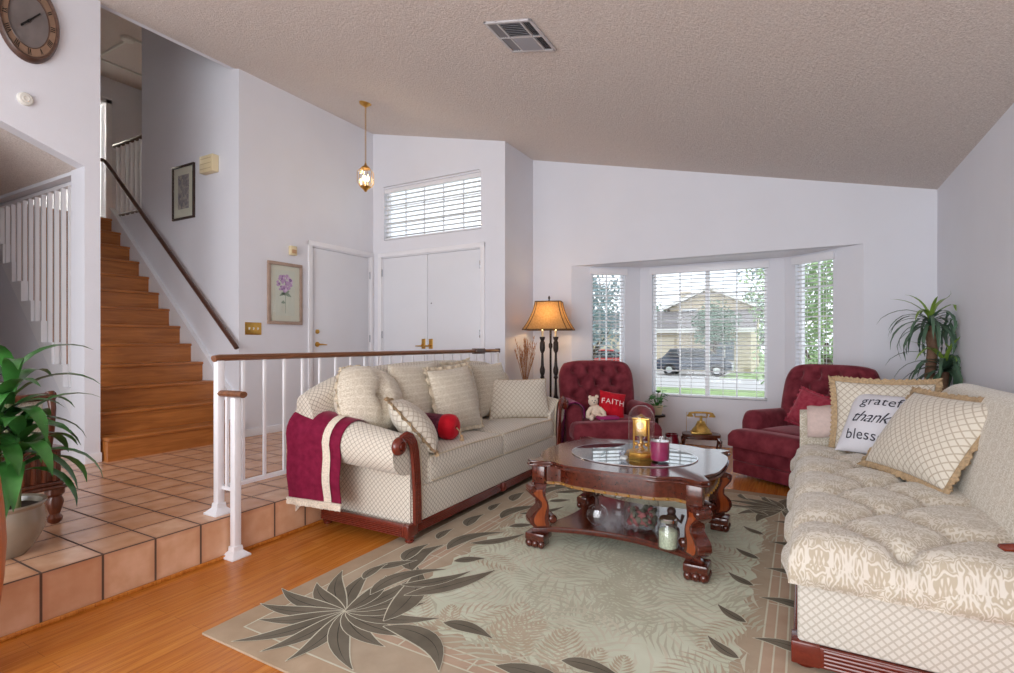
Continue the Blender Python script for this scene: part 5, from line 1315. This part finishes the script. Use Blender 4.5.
def frond(x, y, a, L, nl, w, mi, bend=.5):
    ZZ[0] += 1.2e-6; z = ZZ[0]; pts = []; q = Vector((x, y)); aa = a
    for i in range(nl + 1):
        pts.append((q.copy(), aa)); q = q + Vector((math.cos(aa), math.sin(aa))) * L / nl; aa += bend / nl
    for i, (q, aa) in enumerate(pts[2:], 2):
        t_ = i / nl; ll = L * .34 * math.sin(PI * (.12 + .86 * t_)) ** .7 * random.uniform(.85, 1.1)
        for s_ in (-1, 1):
            b = aa + s_ * lerp(1.15, .45, t_); e = q + Vector((math.cos(b), math.sin(b))) * ll
            if not (RX0 + .40 < e.x < RX1 - .40 and RY0 + .40 < e.y < RY1 - .40): continue
            m_ = q.lerp(e, .5) + Vector((-math.sin(b), math.cos(b))) * ll * .08 * s_
            d = (e - q).normalized(); nn = Vector((-d.y, d.x)) * w * .5
            A = p.v((q.x, q.y, z)); B = p.v((m_.x + nn.x, m_.y + nn.y, z)); Cc = p.v((e.x, e.y, z)); Dd = p.v((m_.x - nn.x, m_.y - nn.y, z)); p.face((A, Dd, Cc, B), mi=mi)
random.seed(17)
for k in range(120):
    frond(random.uniform(RX0 + .5, RX1 - .5), random.uniform(RY0 + .48, RY1 - .5), random.random() * 6.28, random.uniform(.4, .75), random.choice((10, 13, 16)), random.uniform(.010, .018), random.choice((0, 0, 0, 3, 3, 3)), random.uniform(-.9, .9))
for k in range(60):      # rosy fronds that feather the field's edge
    s_ = random.choice((0, 0, 1, 2, 2, 3)); t_ = random.random()
    x, y, a = ((lerp(RX0, RX1, t_), RY0 + .44, 1.57), (RX1 - .44, lerp(RY0, RY1, t_), 3.14), (RX0 + .44, lerp(RY0, RY1, t_), 0), (lerp(RX0, RX1, t_), RY1 - .44, -1.57))[s_]
    frond(x, y, a + random.uniform(-.9, .9), random.uniform(.2, .4), 12, .012, 1, random.uniform(-.8, .8))
def darkleaf(c0, c1, c2, w):
    ZZ[0] = max(ZZ[0], .0118) + 8e-6
    d0 = (Vector(c1) - Vector(c0)).normalized() * .006; d2 = (Vector(c2) - Vector(c1)).normalized() * .009
    leaf2(Vector(c0) - d0, c1, Vector(c2) + d2, w + .0045, ZZ[0], 2); ZZ[0] += 8e-6; leaf2(c0, c1, c2, w, ZZ[0], 4)
    ZZ[0] += 4e-6; leaf2(Vector(c0).lerp(Vector(c1), .1), c1, Vector(c2).lerp(Vector(c1), .15), .0018, ZZ[0], 5)
def palm(cx, cy_, R_, n_, a0, sp):
    for k in range(n_):
        a = a0 + sp * k / (n_ - 1); r_ = R_ * (1 + .12 * math.sin(k * 2.3)); bend = .35 * (1 if k > n_ / 2 else -1)
        darkleaf((cx, cy_), (cx + r_ * .55 * math.cos(a - bend * .5), cy_ + r_ * .55 * math.sin(a - bend * .5)), (cx + r_ * math.cos(a + bend * .4), cy_ + r_ * math.sin(a + bend * .4)), .040)
palm(-1.689 + .90, 1.609 - 2.82, .38, 17, 2.2, 5.75)
palm(RX1 - .38, RY0 + .39, .34, 13, -2.6, 5.4); palm(RX1 - .38, RY1 - .39, .34, 13, -1.2, 5.4); palm(RX0 + .38, RY1 - .39, .34, 13, .2, 5.4)
# ribbon leaves along the left border
darkleaf((-.592, -1.19), (-.60, -.93), (-.80, -.72), .062); darkleaf((-.80, -.76), (-.95, -.66), (-.86, -.42), .058); darkleaf((-.66, -.98), (-.50, -.78), (-.44, -.56), .050); darkleaf((-.98, -.84), (-.93, -.75), (-.86, -.66), .034)
x0 = RX0
for (y, s_) in ((-.93, 1), (-.34, -1), (.25, 1), (.82, -1)):
    darkleaf((x0 + .36, y - .12), (x0 + .28, y + .10), (x0 + .50, y + .26), .045); darkleaf((x0 + .42, y + .02), (x0 + .56, y + .10), (x0 + .62, y + .30), .036)
    darkleaf((x0 + .25, y + .24), (x0 + .18, y + .34), (x0 + .22, y + .48), .040); darkleaf((x0 + .22, y - .02), (x0 + .17, y + .06), (x0 + .20, y + .16), .028); darkleaf((x0 + .48, y + .36), (x0 + .53, y + .42), (x0 + .60, y + .47), .034)
for (x, s_) in ((-.42, 1), (.10, -1)):
    y0 = RY0
    darkleaf((x - .14, y0 + .38), (x + .08, y0 + .46), (x + .22, y0 + .26), .05); darkleaf((x + .05, y0 + .52), (x + .14, y0 + .56), (x + .28, y0 + .52), .036); darkleaf((x + .22, y0 + .22), (x + .32, y0 + .18), (x + .42, y0 + .22), .036)
x0 = RX1
for y in (-.9, -.62, -.25, .1, .5, .9):
    darkleaf((x0 - .22, y), (x0 - .30, y + .06), (x0 - .42, y + .03), .034); darkleaf((x0 - .46, y + .14), (x0 - .52, y + .16), (x0 - .58, y + .24), .026)
for x in (-.5, -.3, -.1, .1, .3, .5, .66):
    darkleaf((x, RY1 - .12), (x - .02, RY1 - .2), (x + .08, RY1 - .27), .022); darkleaf((x - .08, RY1 - .46), (x + .02, RY1 - .42), (x + .12, RY1 - .46), .018)
p.build('palm_pattern', [m_rugc, rugm('rug_rose_frond_pile', S(188, 174, 150), S(202, 190, 168)), m_rugc, rugm('rug_grey_sage_pile', S(190, 190, 168), S(204, 204, 184)), m_rugd, rugm('rug_darkest_pile', S(66, 64, 56), S(84, 80, 70))], rg, smooth=False, recalc=False, weld=False)

# ------------------------------------------------------------------ outdoors, seen through the blinds
mb = MB(); mb.box(-40, 30, 6.6, 90, -.75, -.6); struct(mb.build('lawn', m_lawn, smooth=False))
mb = MB(); mb.box(-9, 6, 6.6, 13.5, -.6, -.57); struct(mb.build('bounce_slab', plain('pale_bounce', S(232, 230, 226), .9, nscale=2, namt=.04), smooth=False))  # unseen pale slab added to bounce daylight up to the bay ceiling
mb = MB(); mb.box(-40, 30, 21, 27.5, -.6, -.585); mb.box(-11.5, -3.6, 27.5, 33, -.6, -.583); mb.box(-40, 30, 16.6, 17.6, -.6, -.585); struct(mb.build('street', m_street, smooth=False))
hs = thing('house', 'tan two-storey house with a gabled roof across the street', 'house', (-5.3, 36.5, -.6))
def gab(mb, x0, x1, y0, y1, z0, ze, zp):
    M = Matrix(((1, 0, 0, 0), (0, 0, 1, 0), (0, 1, 0, 0), (0, 0, 0, 1))); mb.prism([(x0, z0), (x1, z0), (x1, ze), ((x0 + x1) / 2, zp), (x0, ze)], y0, y1, mat=M)
p = MB(); gab(p, -2.5, 2.5, 0, 7, 0, 4.1, 5.25); p.box(-7, 2.7, -3, 0, 0, 2.45); p.box(-9, -2.5, 0, 7, 0, 2.6); p.build('wall', m_stucco, hs, smooth=False)
p = MB(); M = Matrix(((1, 0, 0, 0), (0, 0, 1, 0), (0, 1, 0, 0), (0, 0, 0, 1)))
for s_ in (-1, 1): p.prism([(s_ * 2.9, 3.95), (0, 5.28), (0, 5.42), (s_ * 2.9, 4.09)], -.35, 7.2, mat=M)
YZ = Matrix(((0, 0, 1, 0), (1, 0, 0, 0), (0, 1, 0, 0), (0, 0, 0, 1)))
p.prism([(-3.4, 2.42), (.1, 3.75), (.1, 3.9), (-3.4, 2.58)], -9.2, 3.0, mat=YZ); p.build('roof', m_roof, hs, smooth=False)
p = MB()
for s_ in (-1, 1): p.prism([(s_ * 2.92, 3.9), (0, 5.24), (0, 5.46), (s_ * 2.92, 4.12)], -.42, -.36, mat=M)
p.box(-9.2, 3, -3.45, -3.4, 2.35, 2.6); p.build('fascia', m_trimw, hs, smooth=False)
p = MB(); p.box(-6.4, -1.6, -3.06, -3.0, 0, 2.1); [p.box(-6.4, -1.6, -3.075, -3.06, z, z + .03) for z in (.5, 1.0, 1.5)]; p.build('garage_door', m_garage, hs, smooth=False)
for (x, z0, z1, w_) in ((-1.25, 3.35 - .45, 4.2 - .3, .45), (1.3, .7, 1.9, .5)):
    y = -.05 if z0 > 2 else -3.05
    p = MB(); p.box(x - w_, x + w_, y, y + .08, z0, z1); wn_ = p.build('window', m_wing, hs, smooth=False)
    p = MB(); p.box(x - w_ - .07, x + w_ + .07, y - .02, y + .02, z1, z1 + .09); p.box(x - w_ - .07, x + w_ + .07, y - .02, y + .02, z0 - .09, z0); p.box(x - .03, x + .03, y - .02, y + .02, z0, z1); p.build('window_trim', m_trimw, wn_, smooth=False)
p = MB(); p.box(-2.15, -1.5, 1.5, 2.3, 4.0, 5.3); p.build('chimney', m_stucco, hs, smooth=False)
def tree(label, x, y, zb, hw, hh, trunk_h, fol, n=1500, lf=.16, seed=1, name='tree'):
    t = thing(name, label, 'tree', (x, y, zb), group='trees outside the windows'); random.seed(seed)
    p = MB(); p.tube([(0, 0, 0), (.05, 0, trunk_h * .5), (0, .05, trunk_h + hh * .6)], [.16, .12, .05], 8)
    for k in range(5): a = k * 1.26; p.tube([(0, 0, trunk_h), (hw * .5 * math.cos(a), hw * .5 * math.sin(a), trunk_h + hh * .7)], [.07, .02], 6)
    p.build('trunk', m_bark, t)
    p = MB()
    for k in range(n):
        a = random.random() * 6.28; u = random.uniform(-1, 1); r_ = random.random() ** .35 * (1 + .22 * math.sin(a * 3 + seed) + .15 * math.sin(u * 7)); q = Vector((hw * r_ * math.sqrt(1 - u * u) * math.cos(a), hw * r_ * math.sqrt(1 - u * u) * math.sin(a), trunk_h + hh + hh * r_ * u * .95))
        d = Vector((random.uniform(-1, 1), random.uniform(-1, 1), random.uniform(-1, .6))).normalized() * lf; s_ = d.orthogonal().normalized() * lf * .45
        p.face([p.v(q - d * .5), p.v(q + s_ * .6), p.v(q + d * .6), p.v(q - s_ * .6)])
    p.build('foliage', fol, t, weld=False, recalc=False); return t
tree('green tree in front of the house across the street', -4.35, 31.6, -.6, 1.15, 1.35, 1.35, m_fol, 1800, .2, 2)
tree('green tree at the left of the house across the street', -12.5, 48, -.6, 2.2, 2.0, 1.6, m_fol, 1500, .3, 3)
tree('tall grey-green tree seen at the upper corner of the middle window', -.72, 18.5, -.6, 1.1, 1.3, 3.6, m_folb, 1100, .16, 4)
tree('light green tree filling the narrow window nearest the dracaena', .55, 16, -.6, 1.6, 2.5, .25, m_foly, 3400, .17, 5)
tree('grey-green tree outside the narrow window behind the floor lamp', -8.1, 22, -.6, 1.9, 2.1, 1.0, m_folb, 2400, .2, 6)
tree('green tree rising past the right edge of the house across the street', -3.3, 50, -.6, 2.6, 2.6, 1.2, m_fol, 1600, .3, 7)
def car(label, x, y, rz, L_, H_, body, name='car'):
    c = thing(name, label, 'car', (x, y, -.585), rz); W = .85
    prf = [(-.5, .22), (-.5, .52), (-.47, .60), (-.40, .62), (-.30, .98), (-.05, 1.0), (.14, .97), (.27, .66), (.42, .60), (.49, .50), (.5, .22)]
    M = Matrix(((1, 0, 0, 0), (0, 0, 1, 0), (0, 1, 0, 0), (0, 0, 0, 1)))
    p = MB(); p.prism([(a * L_, b * H_) for a, b in prf], -W, W, mat=M, bev=.06); p.build('body', body, c)
    p = MB(); p.prism([(a * L_, b * H_) for a, b in ((-.38, .64), (-.29, .93), (-.05, .95), (.13, .92), (.23, .67))], -W - .012, W + .012, mat=M); p.build('windows', m_cargl, c, smooth=False)
    for a in (-.31, .31):
        for s_ in (-1, 1):
            p = MB(); p.lathe([(0, -.1), (.29, -.1), (.31, -.06), (.31, .06), (.29, .1), (0, .1)], 20, T(a * L_, s_ * W, .31) @ RX(PI / 2)); wh = p.build('wheel', m_tyre, c)
            p = MB(); p.lathe([(0, -.115), (.17, -.112), (.18, -.09), (.18, .09), (.17, .112), (0, .115)], 16, T(a * L_, s_ * W, .31) @ RX(PI / 2)); p.build('hub', m_chrome, wh)
car('dark grey car parked on the driveway across the street', -4.95, 29.3, .0, 3.8, 1.45, m_car)
car('red car glimpsed low in the narrow window behind the recliner by the lamp', -9.6, 29.2, .2, 3.6, 1.35, m_carr)
